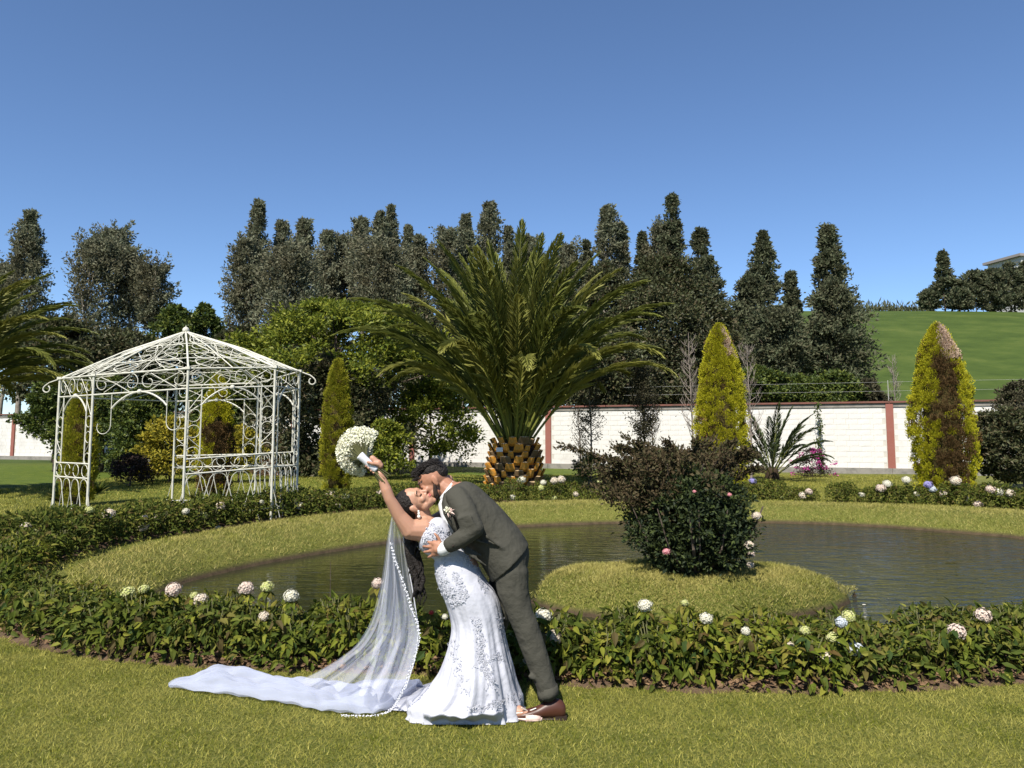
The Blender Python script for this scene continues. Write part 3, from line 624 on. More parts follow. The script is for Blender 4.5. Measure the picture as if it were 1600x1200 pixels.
# slender saplings and bare trees in front of / behind the wall
def sapling(px, topy, basey, d, spread, m, lb, nleaf, ls, bare=False, tm='bark'):
    tp = W(px, topy, d); root = empty('bare_tree' if bare else 'sapling', (tp[0], d, 0), 0, lb, 'tree')
    H = tp[2]; b = MB(); z = np.linspace(0, 1, 8); b.tube(np.c_[.04*np.sin(z*5), .03*np.cos(z*4), z*H], .045*(1-.8*z), 6)
    tips = []
    for k in range(60 if bare else 34):
        f = .25+.7*rnd(1)[0]; a = rnd(1)[0]*2*PI; L = spread/FPX*d*(1.1-f*.7)*(.5+.5*rnd(1)[0]); p0 = np.array((.04*math.sin(f*5), .03*math.cos(f*4), f*H))
        up = .9+rnd(1)[0]*.8; p2 = p0+np.array((math.cos(a)*L, math.sin(a)*L, L*up)); p1 = (p0+p2)/2+np.array((math.cos(a), math.sin(a), -.2))*L*.15
        b.tube([p0, p1, p2], [.018*(1.2-f), .011, .004], 4)
        for q in np.linspace(.3, 1, 7): tips.append(p0*(1-q)+p2*q)
        if bare:
            for _ in range(3):
                q = .3+.6*rnd(1)[0]; s0 = p0*(1-q)+p2*q; b.tube([s0, s0+randdir(1)[0]*np.array((.3, .3, .1))*L+np.array((0, 0, L*.5))], [.007, .003], 3)
    b.build('trunk', M[tm], root)
    if nleaf:
        tips = np.array(tips); k = RNG.integers(0, len(tips), nleaf); V, F = leaves(tips[k]+RNG.normal(size=(nleaf, 3))*.10, randdir(nleaf), ls, ls*.5)
        tag(mobj('crown', np_mesh('crown', V, F, m), root), kind='stuff')
    return root
sapling(921, 565, 745, 27, 30, M['dust'], 'slender sapling with a thin leafy crown in front of the wall right of the palm', 2600, .075, tm='pale_bark')
sapling(905, 640, 745, 33, 20, M['dust'], 'small thin leafed sapling against the wall beside the slender one', 500, .07)
sapling(1003, 560, 745, 26, 38, M['dust'], 'wider brown green sapling in front of the wall left of the bare tree', 5200, .075)
sapling(1018, 640, 745, 30, 26, M['purple'], 'reddish wispy sapling low against the wall behind the island bush', 900, .06)
sapling(1077, 520, 745, 27, 32, M['dust'], 'bare grey branched tree left of the tall yellow cypress', 150, .07, True, 'twig')
sapling(1168, 540, 745, 28, 32, M['dust'], 'bare twiggy tree right of the tall yellow cypress', 100, .06, True, 'twig')
sapling(1395, 555, 745, 37, 22, M['dust'], 'thin half bare sapling rising above the wall by the red pillar', 160, .07, True, 'twig')
tree('shrub', 925, 710, 26, 30, 748, M['citrus'], 'dome', 'low green shrub at the foot of the slender sapling', None, 'shrub', nclump=60, per=45, ls=.08, clump_r=.2, surf=.5, trunk_r=.03)
tree('bush', 1566, 640, 23.5, 45, 752, Dk, 'round', 'dark glossy rounded bush right of the brown faced cypress', None, 'bush', nclump=260, per=55, ls=.11, clump_r=.13, surf=.7, trunk_r=.05)
tree('bush', 1592, 598, 24.5, 55, 735, M['dust'], 'dome', 'grey green spreading bush at the right edge of the photo', None, 'bush', nclump=230, per=45, ls=.10, clump_r=.12, surf=.5, trunk_r=.06, tm='pale_bark')
# bougainvillea and wall vine
def bougain(px, py0, d, hw, lb, n1, n2):
    p = W(px, py0, d); root = empty('bougainvillea', (p[0], d, 0), 0, lb, 'flowering shrub'); r = hw/FPX*d; h = p[2]
    V, F, C = crown((0, 0, .0), h, r, 'dome', n1, 30, .07, clump_r=.2, surf=.5); tag(mobj('foliage', np_mesh('foliage', V, F, M['purple']), root), kind='stuff')
    V, F, C = crown((0, -.05, .05), h*.95, r*1.1, 'dome', n2, 26, .08, clump_r=.13, surf=.9); tag(mobj('bloom', np_mesh('bloom', V, F, M['fl_magenta']), root), kind='stuff')
    trunk((0, 0, 0), h*.8, .03, C, 8).build('stem', M['bark'], root)
bougain(1268, 702, 31.5, 26, 'magenta flowering bougainvillea at the foot of the wall under the vine', 70, 26)
bougain(1443, 722, 30, 12, 'small magenta flowering shrub peeking out left of the brown faced cypress', 25, 12)
vp = W(1279, 640, 34.4); vine = empty('wall_vine', (vp[0], vp[1], 0), 0, 'thin dark ivy strand climbing the white wall above the bougainvillea', 'vine')
n = 420; z = rnd(n)*3.1; V, F = leaves(np.stack([.05*np.sin(z*4)+RNG.normal(size=n)*.06, -.0-.04*rnd(n), z], 1), randdir(n), .10, .07); mobj('foliage', np_mesh('foliage', V, F, M['citrus']), vine)['kind'] = 'stuff'
b = MB(); z = np.linspace(0, 3.1, 12); b.tube(np.c_[.05*np.sin(z*4), 0*z, z], .012, 5); b.build('stem', M['bark'], vine)

# ------------------------------------------------------------------ cypresses
def cypress(px, topy, basey, hw, lb, brown=None, pale=False, green=False, ymain='cyp_y', lean=0):
    g = G(px, basey); d = g[1]; tp = W(px, topy, d); H = tp[2]; R = hw/FPX*d
    root = empty('cypress', (g[0], d, 0), 0, lb, 'cypress', 'clipped cypresses on the lawn')
    nc = int(430*H*R); t = rnd(nc)**.85; a = rnd(nc)*2*PI
    prof = np.where(t < .35, .84+.16*np.sin(t/.35*PI/2), np.cos((t-.35)/.65*PI/2)**.62)
    rr = R*prof*(1+.06*np.sin(a*3+t*14)+.05*RNG.normal(size=nc)); q = .82+.18*rnd(nc)
    C = np.stack([np.cos(a)*rr*q+lean*t*H, np.sin(a)*rr*q, .08+t*(H-.1)], 1); out = np.stack([np.cos(a), np.sin(a), .55+0*a], 1)
    per = 52; ci = np.repeat(np.arange(nc), per); k = len(ci); cr = .06+.05*rnd(nc)
    off = randdir(k)*(rnd(k)**.5)[:, None]*np.array((1, 1, 1.25)); Pp = C[ci]+off*cr[ci][:, None]; D = out[ci]*.6+off*.6+np.array((0, 0, .55)); L = .032+.03*rnd(k)
    V, F = leaves(Pp, D, L, L*.55, N=out[ci]+randdir(k)*.5)
    # which clump is dead (brown) or bleached
    az = np.arctan2(C[:, 1], C[:, 0]-lean*t*H)  # camera side is -pi/2
    u = np.cos(a)*np.where(np.sin(a) < .3, 1, 9)  # picture-side position -1..1
    br = brown(u, t) if brown else np.zeros(nc, bool); pl = (t > .80)&(u > pale)&(u < .8)&(rnd(nc) < .85) if pale is not False else np.zeros(nc, bool)
    br ^= (rnd(nc) < .07); br &= ~pl; Vq = V.reshape(-1, 4, 3)
    def sub(mask, name, mm):
        mk = mask[ci]
        if not mk.any(): return
        v = Vq[mk].reshape(-1, 3); i = np.arange(mk.sum())*4; f = np.concatenate([np.stack([i, i+1, i+2], 1), np.stack([i, i+2, i+3], 1)])
        tag(mobj(name, np_mesh(name, v, f, M[mm]), root), kind='stuff')
    sub(~br & ~pl, 'foliage', ymain); sub(br, 'dead_foliage', 'cyp_b'); sub(pl, 'bleached_top', 'cyp_pale')
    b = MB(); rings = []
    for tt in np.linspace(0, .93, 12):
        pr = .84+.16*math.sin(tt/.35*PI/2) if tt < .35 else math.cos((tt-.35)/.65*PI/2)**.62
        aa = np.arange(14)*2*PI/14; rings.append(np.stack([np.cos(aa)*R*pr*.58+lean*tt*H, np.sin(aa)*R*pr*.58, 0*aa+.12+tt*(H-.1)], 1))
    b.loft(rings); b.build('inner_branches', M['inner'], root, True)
    b = MB(); b.tube([(0, 0, -.05), (0, 0, .5)], .09, 8); b.build('trunk', M['bark'], root)
cypress(120, 602, 790, 23, 'slim green gold cypress seen through the left end panel of the gazebo', ymain='cyp_g')
cypress(334, 588, 779, 25, 'half brown cypress with yellow top seen inside the gazebo', brown=lambda u, t: (t < .60) & ((u > -.55) | (t < .2)) & ~((abs(u) < .25) & (t > .22) & (t < .42)), ymain='cyp_y')
cypress(524, 563, 770, 23, 'slim green gold cypress between the gazebo and the bouquet', ymain='cyp_g')
cypress(1130, 508, 770, 38, 'tall all yellow cypress behind the island bush', pale=.25)
cypress(1478, 508, 772, 45, 'broad yellow cypress with a brown dead front and bleached tip', brown=lambda u, t: (u > -.62+.12*np.sin(t*23)) & (u < .22+.25*(t < .35)+.10*np.sin(t*31)) & (t < .80), pale=-.35)

# ------------------------------------------------------------------ palms
def frond(L, arch, nl, lw, ll, seed, m, twist=0):
    """a frond lying along +x rising, drooping at its end; leaflets in a V"""
    r = np.random.default_rng(seed); s = np.linspace(0, 1, 16)
    ang = math.radians(86)-arch*(.45*s+.75*s**3.2); dx = np.cos(ang); dz = np.sin(ang); x = np.concatenate([[0], np.cumsum((dx[1:]+dx[:-1])/2/15)])*L; z = np.concatenate([[0], np.cumsum((dz[1:]+dz[:-1])/2/15)])*L
    y = twist*s**2*L; C = np.c_[x, y, z]; b = MB(); b.tube(C, .035*L/5*(1-.88*s)+.004, 5)
    # flat widened petiole base
    rachis = b
    u = np.repeat(np.linspace(.20, .995, nl), 2); sg = np.tile([1, -1], nl)
    P = np.stack([np.interp(u, s, C[:, i]) for i in range(3)], 1); a = np.interp(u, s, ang); T = np.stack([np.cos(a), twist*2*u, np.sin(a)], 1); T = unit(T)
    Nn = np.stack([-np.sin(a), 0*a, np.cos(a)], 1); Sd = np.stack([0*a, sg, 0*a], 1)
    env = np.sin(np.clip(u*.93+.08, 0, 1)*PI)**.55; env = np.where(u < .34, env*np.clip((u-.12)/.22, .12, 1), env)
    D = T*(1.0+.7*u)[:, None]+Sd*.78+Nn*.30+r.normal(size=(len(u), 3))*.16+np.array((0, 0, -.12))
    Ln = ll*env*(.9+.2*r.random(len(u)))
    V, F = leaves(P, D, Ln, lw, fold=.15, droop=.22, N=Nn+Sd*.4)
    return rachis, V, F
def palm_tree(px, basey, trunk_top_py, trunk_hw, specs, lb, L, nvar=6, nfr=96, d=None, lean=0, stubs=True, lmat='palm'):
    g = G(px, basey) if d is None else np.array((W(px, 680, d)[0], d, 0)); d = g[1]; zt = W(px, trunk_top_py, d)[2]; R = trunk_hw/FPX*d
    root = empty('palm_tree', (g[0], d, 0), 0, lb, 'palm')
    b = MB(); rings = []
    for t in np.linspace(0, 1, 9):
        aa = np.arange(18)*2*PI/18; rr = R*(.88+.10*math.sin(t*PI))*(1.12-.30*t if t < .9 else .62); rings.append(np.stack([np.cos(aa)*rr, np.sin(aa)*rr, 0*aa-.05+t*zt], 1))
    b.loft(rings); b.build('trunk', M['fibre'], root, True)
    if stubs:
        meshes = []
        for j in range(4):
            q = MB(); w = .11+.025*j; h = .22; pts = []
            prof = [(-.0, -.05, w*1.25, .02), (.07, .03, w*1.05, .05), (.16, h, w*.85, .055)]
            rings = []
            for (o_, zz, ww, th) in prof: rings.append(np.array([(-ww, o_, zz), (0, o_+th, zz-.02), (ww, o_, zz), (0, o_-th*.6, zz+.02)]))
            q.loft(rings); V, F = q.arr()
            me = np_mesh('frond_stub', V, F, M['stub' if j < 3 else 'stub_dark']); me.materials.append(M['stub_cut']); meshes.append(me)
            for p in me.polygons:
                if p.center.z > h-.03: p.material_index = 1
        rows = 8
        for r_ in range(rows):
            for c in range(13):
                t = (r_+.5)/rows; a = (c+(r_ % 2)*.5)/13*2*PI+random.uniform(-.05, .05); rr = R*(1.02+.08*math.sin(t*PI))*(1.10-.26*t)
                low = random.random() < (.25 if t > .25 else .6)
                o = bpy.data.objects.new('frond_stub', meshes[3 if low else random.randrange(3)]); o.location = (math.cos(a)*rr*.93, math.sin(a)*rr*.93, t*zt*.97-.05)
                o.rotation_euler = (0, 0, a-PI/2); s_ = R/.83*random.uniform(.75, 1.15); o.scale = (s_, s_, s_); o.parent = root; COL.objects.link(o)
    kinds = []
    for j in range(nvar):
        arch = specs[0]+(specs[1]-specs[0])*j/(nvar-1)
        rc, V, F = frond(L*(1.0 if j < nvar-1 else .93), arch, int(96), .046*L/5, .62*L/5*.92, 100+j, None, twist=random.uniform(-.05, .05)) if stubs or L > 4 else frond(L, arch, 46, .032, .42, 100+j, None, twist=random.uniform(-.05, .05))
        rm = np_mesh('rachis', *rc.arr(), M['rachis'], True); lm = np_mesh('leaflets', V, F, M[lmat if (j < nvar-1 or lmat != 'palm') else 'palm_y']); lm2 = lm.copy(); lm2.materials.clear(); lm2.materials.append(M['palm_y' if lmat == 'palm' and j > 0 else lmat]); kinds.append((rm, lm, lm2))
    ga = PI*(3-math.sqrt(5))
    for i in range(nfr):
        t = (i+.5)/nfr; j = min(nvar-1, int(t*nvar)); tilt = math.radians(specs[2]+(specs[3]-specs[2])*t**.8); a = i*ga+random.uniform(-.15, .15)
        rm, lm, lm2 = kinds[j]; lm = lm2 if random.random() < .22 else lm; h = bpy.data.objects.new('frond', rm); sc = random.uniform(.88, 1.05)
        r0 = R*.50*t
        h.matrix_local = Matrix.Translation((math.cos(a)*r0, math.sin(a)*r0, zt-.15-.25*t)) @ Matrix.Rotation(a, 4, 'Z') @ Matrix.Rotation(tilt, 4, 'Y') @ Matrix.Scale(sc, 4)
        h.parent = root; COL.objects.link(h); l = bpy.data.objects.new('leaflets', lm); l.parent = h; COL.objects.link(l); l['kind'] = 'stuff'
    return root, zt
pr, pz = palm_tree(804, 764, 684, 38, (.28, 1.5, 0, 29), 'big date palm with a fat orange studded trunk behind the couple', 6.85, nfr=72)
b = MB(); b.box((-.52*.9, -.80, pz-.36), (.20, .04, .13)); o = b.build('tag_plate', M['ribbon'], pr)
o['label'] = 'small white plate fixed on the palm trunk'
palm_tree(1207, 752, 728, 11, (.3, 1.15, 6, 48), 'young feathery palm in front of the white wall', 2.7, nvar=5, nfr=22, stubs=False, lmat='palm_s')
palm_tree(-95, 0, 610, 20, (.7, 1.7, 5, 52), 'partly visible palm whose fronds reach in from the left edge', 4.6, nvar=5, nfr=64, d=21.5)

# ------------------------------------------------------------------ hydrangea hedge
def hyd_mesh(seed, n, w, h, ll, near=True, tone=0):
    r = np.random.default_rng(seed)
    th = r.random(n)*2*PI; t = r.random(n)**.75; z = .04+t*(h-.04)
    rad = w/2*np.sqrt(np.clip(1-(t*.92)**3.2, 0, 1))*(.80+.30*r.random(n)**.5)
    rad = np.where(r.random(n) < .30, rad*r.random(n), rad)
    P = np.stack([np.cos(th)*rad, np.sin(th)*rad, z+r.normal(size=n)*.015], 1)
    out = np.stack([np.cos(th), np.sin(th), 0*th], 1); D = out*(.6+.3*r.random(n))[:, None]+np.c_[r.normal(size=(n, 2))*.75, -.25+.75*r.normal(size=n)+.9*t**3]
    N = np.array((0, 0, .7))+out*.7+r.normal(size=(n, 3))*.65
    L = ll*(.45+.8*r.random(n)); V, F = broadleaves(P, D, L, L*.50, N=N, droop=.45) if near else leaves(P, D, L, L*.55, N=N, droop=.2)
    return np_mesh('foliage', V, F, M[('hyd_near', 'hyd_mid', 'hyd')[tone] if near else 'hyd'])
def hyd_stem_mesh(seed, w, h):
    b = MB(); r = random.Random(seed)
    for k in range(9):
        a = r.uniform(0, 2*PI); q = r.uniform(.2, .8)*w/2; b.tube([(math.cos(a)*.05, math.sin(a)*.05, -.03), (math.cos(a)*q*.6, math.sin(a)*q*.6, h*.5), (math.cos(a)*q, math.sin(a)*q, h*.93)], [.007, .006, .004], 5)
    return np_mesh('stems', *b.arr(), M['stem'], True)
NEARV = [hyd_mesh(40+i, 470, .60, .40, .080, True, i % 3) for i in range(6)]; MIDV = [hyd_mesh(60+i, 520, .66, .52, .08, False) for i in range(5)]
NST = [hyd_stem_mesh(i, .5, .5) for i in range(3)]
r_ = np.random.default_rng(5)
def one_leaf(j):
    V, F = broadleaves(np.zeros((1, 3)), np.array([(1., 0, -.15*j)]), .10, .052, N=np.array([(0, .1*j, 1.)])); return np_mesh('leaf', V, F, M['hyd_near'])
LEAFV = [one_leaf(j) for j in range(5)]
LEAFM = [leafmat('leaf_tone', [c, c2], .55, .3, .35) for c, c2 in [((.085, .115, .014), (.085, .115, .014)), ((.14, .17, .02), (.14, .17, .02)), ((.23, .24, .03), (.23, .24, .03)), ((.05, .085, .02), (.05, .085, .02)), ((.11, .085, .03), (.11, .085, .03))]]
for me, mm in zip(LEAFV, LEAFM): me.materials.clear(); me.materials.append(mm)
def head_mesh(R, nf, m, seed):
    r = np.random.default_rng(seed); i = np.arange(nf)+.5; ph = np.arccos(1-1.75*i/nf); th = PI*(1+5**.5)*i
    N = np.stack([np.cos(th)*np.sin(ph), np.sin(th)*np.sin(ph), np.cos(ph)], 1); C = N*R*np.array((1, 1, .82))*(1+.13*r.normal(size=nf))[:, None]
    Vs = []; fs = R*.27
    T1 = unit(np.cross(N, r.normal(size=(nf, 3)))); T2 = np.cross(N, T1); Vall = []; Fall = []; c = 0
    for k in range(4):
        a = k*PI/2; D = T1*math.cos(a)+T2*math.sin(a)+N*.28; V, F = leaves(C, D, fs, fs*1.05, fold=.06, N=N); Vall.append(V); Fall.append(F+c); c += len(V)
    b = MB(); b.ell((0, 0, 0), (R*.82, R*.82, R*.66), nu=10, nv=6); V, F = b.arr(); Vall.append(V)
    return np_mesh('flower_head', np.concatenate(Vall), [np.concatenate(Fall)]+[f+c for f in F], m)
HEADS = {}
def head(col, R):
    k = (col, round(R, 3))
    if k not in HEADS: HEADS[k] = head_mesh(R, 95, M['fl_'+col], len(HEADS)+300)
    return HEADS[k]
def front_pt(s):
    """s along FRONT polyline in x"""
    return np.array((s, front_y(s)))
ALLB = []   # (obj, x, y, h, row, section)
def bush(x, y, near, name='hydrangea_bush', sc=1.0, section=''):
    z = float(ground_z(np.array([[x, y]]))[0])
    o = empty(name, (x, y, z), random.uniform(0, 6.28)); s_ = sc*random.uniform(.88, 1.12); sz = sc*random.uniform(.72, 1.12)*(.95 if near else 1)
    f = bpy.data.objects.new('foliage', random.choice(NEARV if near else MIDV)); f.scale = (s_, s_, sz); f.parent = o; COL.objects.link(f); f['kind'] = 'stuff'
    g = bpy.data.objects.new('stems', random.choice(NST)); g.scale = (s_, s_, sz*.9); g.parent = o; COL.objects.link(g); g['kind'] = 'stuff'
    ALLB.append([o, x, y, sz*(.44 if near else .52), near, section, [], s_]); return o
# front: two rows
soilL, soilR = [], []
xs = np.arange(-5.2, 4.9, .36)
for i, x in enumerate(xs):
    for row, off in enumerate((.26, .66)):
        xx = x+(.18 if row else 0)+random.uniform(-.05, .05); dydx = (front_y(xx+.1)-front_y(xx-.1))/.2; nrm = np.array((-dydx, 1.0)); nrm /= np.linalg.norm(nrm)
        p = front_pt(xx)+nrm*(off+random.uniform(-.04, .04))
        if row and -1.0 < p[0] < .2 and False: continue
        bush(p[0], p[1], True, sc=.96 if row == 0 else .84, section='front')
# left and back: follow the bank outline outwards
SIDE = np.array([(-5.0, 7.55), (-5.75, 8.6), (-6.15, 9.9), (-6.35, 11.2), (-6.2, 12.6), (-5.65, 14.1), (-4.9, 15.6), (-3.9, 17.0), (-2.6, 18.3), (-1.2, 19.1), (.1, 19.75), (1.4, 20.2), (3.2, 20.55)])
def along(poly, step):
    d = np.concatenate([[0], np.cumsum(np.linalg.norm(np.diff(poly, axis=0), axis=1))]); q = np.arange(0, d[-1], step)
    return np.stack([np.interp(q, d, poly[:, 0]), np.interp(q, d, poly[:, 1])], 1), q
pts, q = along(SIDE, .40); tg = unit(np.gradient(pts, axis=0)); nr = np.stack([-tg[:, 1], tg[:, 0]], 1)  # outwards (away from the pond)
for (p, n_, qq) in zip(pts, nr, q):
    for row, off in enumerate((0, .42, .8)):
        if row == 2 and qq > 6.5: continue
        if row == 1 and p[0] > -.8: continue
        pp = p+n_*(off+random.uniform(-.06, .06))*(1 if n_@(p-np.array((3, 13))) > 0 else -1); nearv = pp[1] < 10.5
        if p[0] > -.5: pp = pp+np.array((0, random.uniform(-.1, .25)))
        bush(pp[0], pp[1], nearv, sc=1.0 if p[0] < -.5 else random.uniform(.75, .98), section='side')
for px, py, sc in [(1170, 782, .9), (1190, 783, .9), (1212, 783, .95), (1235, 784, .8), (1255, 785, .75), (1268, 786, .6), (1308, 787, .75), (1322, 787, .9), (1342, 786, .8), (1366, 787, .95), (1385, 788, 1), (1405, 788, 1), (1425, 788, .9), (1445, 789, .95), (1468, 789, .9), (1490, 790, 1), (1512, 791, 1), (1535, 794, 1), (1558, 796, 1), (1580, 797, .9), (1602, 799, .9), (1625, 801, .9)]:
    g = G(px, py); bush(g[0]*1.015, g[1]*1.015, False, sc=sc*1.0, section='right')
# flower heads: (px, py, colour, radius px)
FL = [(271, 921, 'pink', 12), (313, 937, 'cream', 11), (200, 926, 'yellow', 11), (225, 920, 'yellow', 8), (385, 919, 'pink', 12), (417, 917, 'yellow', 10), (455, 931, 'white', 11), (412, 963, 'cream', 8), (590, 911, 'pink', 9), (303, 930, 'yellow', 6),
 (788, 957, 'white', 10), (800, 999, 'yellow', 12), (818, 1036, 'white', 9), (849, 962, 'white', 12), (865, 996, 'cream', 12), (1008, 946, 'white', 11), (1070, 942, 'yellow', 6), (1103, 966, 'white', 10), (1326, 963, 'yellow', 10), (1315, 972, 'blue', 9),
 (1300, 996, 'yellow', 9), (1312, 999, 'blue', 7), (1336, 1013, 'blue', 13), (1293, 1026, 'cream', 10), (1495, 987, 'pink', 13), (1536, 962, 'pink', 12), (1165, 986, 'white', 7), (1258, 985, 'yellow', 8), (674, 957, 'red', 4), (695, 964, 'white', 5), (1324, 984, 'blue', 7), (1234, 1008, 'cream', 6),
 (40, 823, 'cream', 9), (170, 803, 'cream', 11), (181, 800, 'yellow', 8), (228, 797, 'pink', 9), (224, 824, 'cream', 10), (244, 808, 'cream', 8), (226, 809, 'cream', 6), (140, 797, 'yellow', 8), (290, 799, 'white', 7), (318, 806, 'yellow', 9), (345, 791, 'cream', 10), (407, 785, 'white', 6), (468, 791, 'white', 9), (340, 826, 'white', 6), (54, 830, 'yellow', 5),
 (515, 774, 'cream', 10), (540, 776, 'white', 7), (596, 769, 'pink', 9), (528, 790, 'cream', 6), (560, 790, 'yellow', 6), (815, 750, 'white', 8), (849, 754, 'white', 6), (866, 751, 'cream', 8), (877, 749, 'cream', 8), (846, 762, 'yellow', 7), (801, 777, 'white', 6), (900, 772, 'cream', 6), (937, 753, 'yellow', 5), (866, 778, 'yellow', 5),
 (1255, 774, 'cream', 8), (1264, 768, 'pink', 7), (1222, 778, 'yellow', 4), (1416, 750, 'white', 8), (1386, 756, 'white', 8), (1376, 763, 'pink', 9), (1346, 773, 'white', 6), (1432, 772, 'white', 6), (1450, 757, 'violet', 8), (1456, 764, 'blue', 8), (1493, 751, 'cream', 10), (1474, 772, 'cream', 8), (1528, 788, 'pink', 8), (1548, 765, 'pink', 9), (1560, 768, 'white', 9), (1578, 771, 'cream', 9), (1510, 779, 'white', 5), (1176, 752, 'violet', 7)]
WORD = {'pink': 'pinkish', 'cream': 'cream', 'yellow': 'greenish', 'white': 'white', 'blue': 'pale blue', 'violet': 'violet', 'red': 'small red', }
bx = np.array([(b[1], b[2]) for b in ALLB])
def pxof(p):
    v = np.array(p)-np.array((0, 0, CAM_H)); dpt = v@_F; return 800+v[0]/dpt*FPX, 564.5-(v@_U)/dpt*FPX
tops = np.array([pxof((b[1], b[2], .34 if b[4] else .42)) for b in ALLB])
for px, py, colr, rp in FL:
    # choose the bush whose crown is nearest in the picture, prefer front ones
    dd = np.hypot((tops[:, 0]-px), (tops[:, 1]-py)*.8)+25.0*bx[:, 1]*(bx[:, 1] < 9)+1e5*(np.array([q[5] == 'front' for q in ALLB]) != (py > 900)); i = int(np.argmin(dd)); b = ALLB[i]
    y = b[2]-(.17 if b[4] else .18)
    if b[5] == 'front':
        y = front_y(W(px, py, b[2])[0])+(.14 if py > 950 else .34)
    p = W(px, py, y); R = rp/FPX*y*(.88 if y < 9 else .72)
    o = bpy.data.objects.new('flower_head', head(colr, R)); 
    Rz = Matrix.Rotation(-b[0].rotation_euler.z, 4, 'Z'); loc = Rz @ (Vector(p)-b[0].location)
    o.location = loc; o.rotation_euler = (random.uniform(-.35, .35)+.3, random.uniform(-.3, .3), -b[0].rotation_euler.z); o.parent = b[0]; COL.objects.link(o)
    q = MB(); base = np.array((loc.x*.6, loc.y*.6, min(loc.z*.5, .35))); q.tube([base, np.array(loc)+np.array((0, 0, -R*.3))], [.006, .004], 5); q.build('flower_stem', M['stem'], b[0])
    # a collar of leaves under a head that stands free
    n = 9; a = np.arange(n)*2*PI/n; V, F = broadleaves(np.tile(np.array(loc)-np.array((0, 0, R*.9)), (n, 1)), np.stack([np.cos(a), np.sin(a), -.3+0*a], 1), .085 if b[4] else .10, .05); mobj('collar_leaves', np_mesh('collar_leaves', V, F, M['hyd_near' if b[4] else 'hyd']), b[0])['kind'] = 'stuff'
    b[6].append((px, colr))
# large camera-side leaves of the front row, one object each
for i, b in enumerate(ALLB):
    if b[5] != 'front' or b[2] > front_y(b[1])+.46: continue
    rz = b[0].rotation_euler.z
    for k in range(34):
        a = random.uniform(-PI*.95, -PI*.05); z = random.uniform(.08, .36); rr = .29*b[7]*math.sqrt(max(0, 1-(z/.47)**3))*random.uniform(.95, 1.08); j = random.randrange(5)
        o = bpy.data.objects.new('leaf', LEAFV[j]); aw = a-rz; o.location = (math.cos(aw)*rr, math.sin(aw)*rr, z)
        o.rotation_euler = (random.uniform(-.8, .8), random.uniform(.1, 1.3) if z < .33 else random.uniform(-.5, .5), aw+random.uniform(-1.1, 1.1)); s_ = random.uniform(.6, 1.1); o.scale = (s_, s_, s_); o.parent = b[0]; COL.objects.link(o)
def place(px, y, sec):
    if sec == 'front':
        for lim, tx in [(130, 'at the left end of front hedge'), (290, 'in front hedge well left of veil'), (480, 'in front hedge just left of veil'), (640, 'in front hedge behind the veil'), (790, 'in front hedge behind the couple'), (930, 'in front hedge right of groom'), (1120, 'in front hedge before island bush'), (1280, 'in front hedge before island tip'), (1400, 'in front hedge right of island')]:
            if px < lim: return tx
        return 'in front hedge at far right'
    if sec == 'side':
        if y < 11.2: return 'in hedge curving at left edge'
        for lim, tx in [(200, 'in hedge before left gazebo posts'), (330, 'in hedge before middle gazebo post'), (480, 'in hedge before right gazebo posts'), (640, 'in far hedge left of bride'), (790, 'in far hedge behind the couple'), (890, 'in far hedge below the palm')]:
            if px < lim: return tx
        return 'in far hedge right of palm'
    for lim, tx in [(1290, 'on far bank below young palm'), (1400, 'on far bank left of broad cypress'), (1500, 'on far bank below broad cypress')]:
        if px < lim: return tx
    return 'on far bank at right edge'
ORD = ['first', 'second', 'third', 'fourth', 'fifth', 'sixth', 'seventh', 'eighth', 'ninth', 'tenth', 'eleventh', 'twelfth', 'thirteenth', 'fourteenth', 'fifteenth', 'sixteenth', 'seventeenth', 'eighteenth', 'nineteenth', 'twentieth']
SECT = {}
for b in ALLB:
    px, py = pxof((b[1], b[2], .3)); SECT.setdefault(place(px, b[2], b[5]), []).append((px, b))
used = set()
for pl, L_ in SECT.items():
    L_.sort(key=lambda t: t[0]); plain = [b for _, b in L_ if not b[6]]; k = 0
    for _, b in L_:
        if b[6]:
            cnt = {}
            for _, c in sorted(b[6]): cnt[c] = cnt.get(c, 0)+1
            num = {1: 'one', 2: 'two', 3: 'three'}; ks = list(cnt.items())[:2]
            desc = ' and '.join(f"{num.get(v, 'many')} {WORD[c]}" for c, v in ks); base = f"hydrangea with {desc} head{'s' if sum(cnt.values()) > 1 else ''} {pl}"; lb = base; j = 1
            while lb in used: lb = base+', '+('further right' if j == 1 else 'third such' if j == 2 else 'fourth such'); j += 1
        else:
            lb = f"flowerless hydrangea {pl}, {ORD[k] if k < 20 else 'twenty-'+ORD[k-20]} from left" if len(plain) > 1 else f"only flowerless hydrangea bush {pl}"; k += 1
        used.add(lb); tag(b[0], lb, 'hydrangea', ('flowering' if b[6] else 'flowerless')+' hydrangeas '+pl)
# bare soil strip under the hedges
def strip(name, line, wd, lb):
    tgt = unit(np.gradient(line, axis=0)); nn = np.stack([-tgt[:, 1], tgt[:, 0]], 1); n = len(line); m_ = 9; Vv = []
    for j in range(m_):
        u = j/(m_-1); off = (u-.5)*wd; pp = line+nn*off; 
        if j in (0, m_-1): pp = pp+RNG.normal(size=pp.shape)*.012
        zz = ground_z(pp)+(.035*math.sin(u*PI)+.012 if 0 < j < m_-1 else -.012)+(RNG.normal(size=n)*.009 if 0 < j < m_-1 else 0); Vv.append(np.c_[pp, zz])
    V = np.concatenate(Vv); F = np.concatenate([np.stack([j*n+np.arange(n-1), j*n+np.arange(1, n), (j+1)*n+np.arange(1, n), (j+1)*n+np.arange(n-1)], 1) for j in range(m_-1)])
    tag(mobj(name, np_mesh(name, V, F, M['soil'], True)), lb, kind='structure')
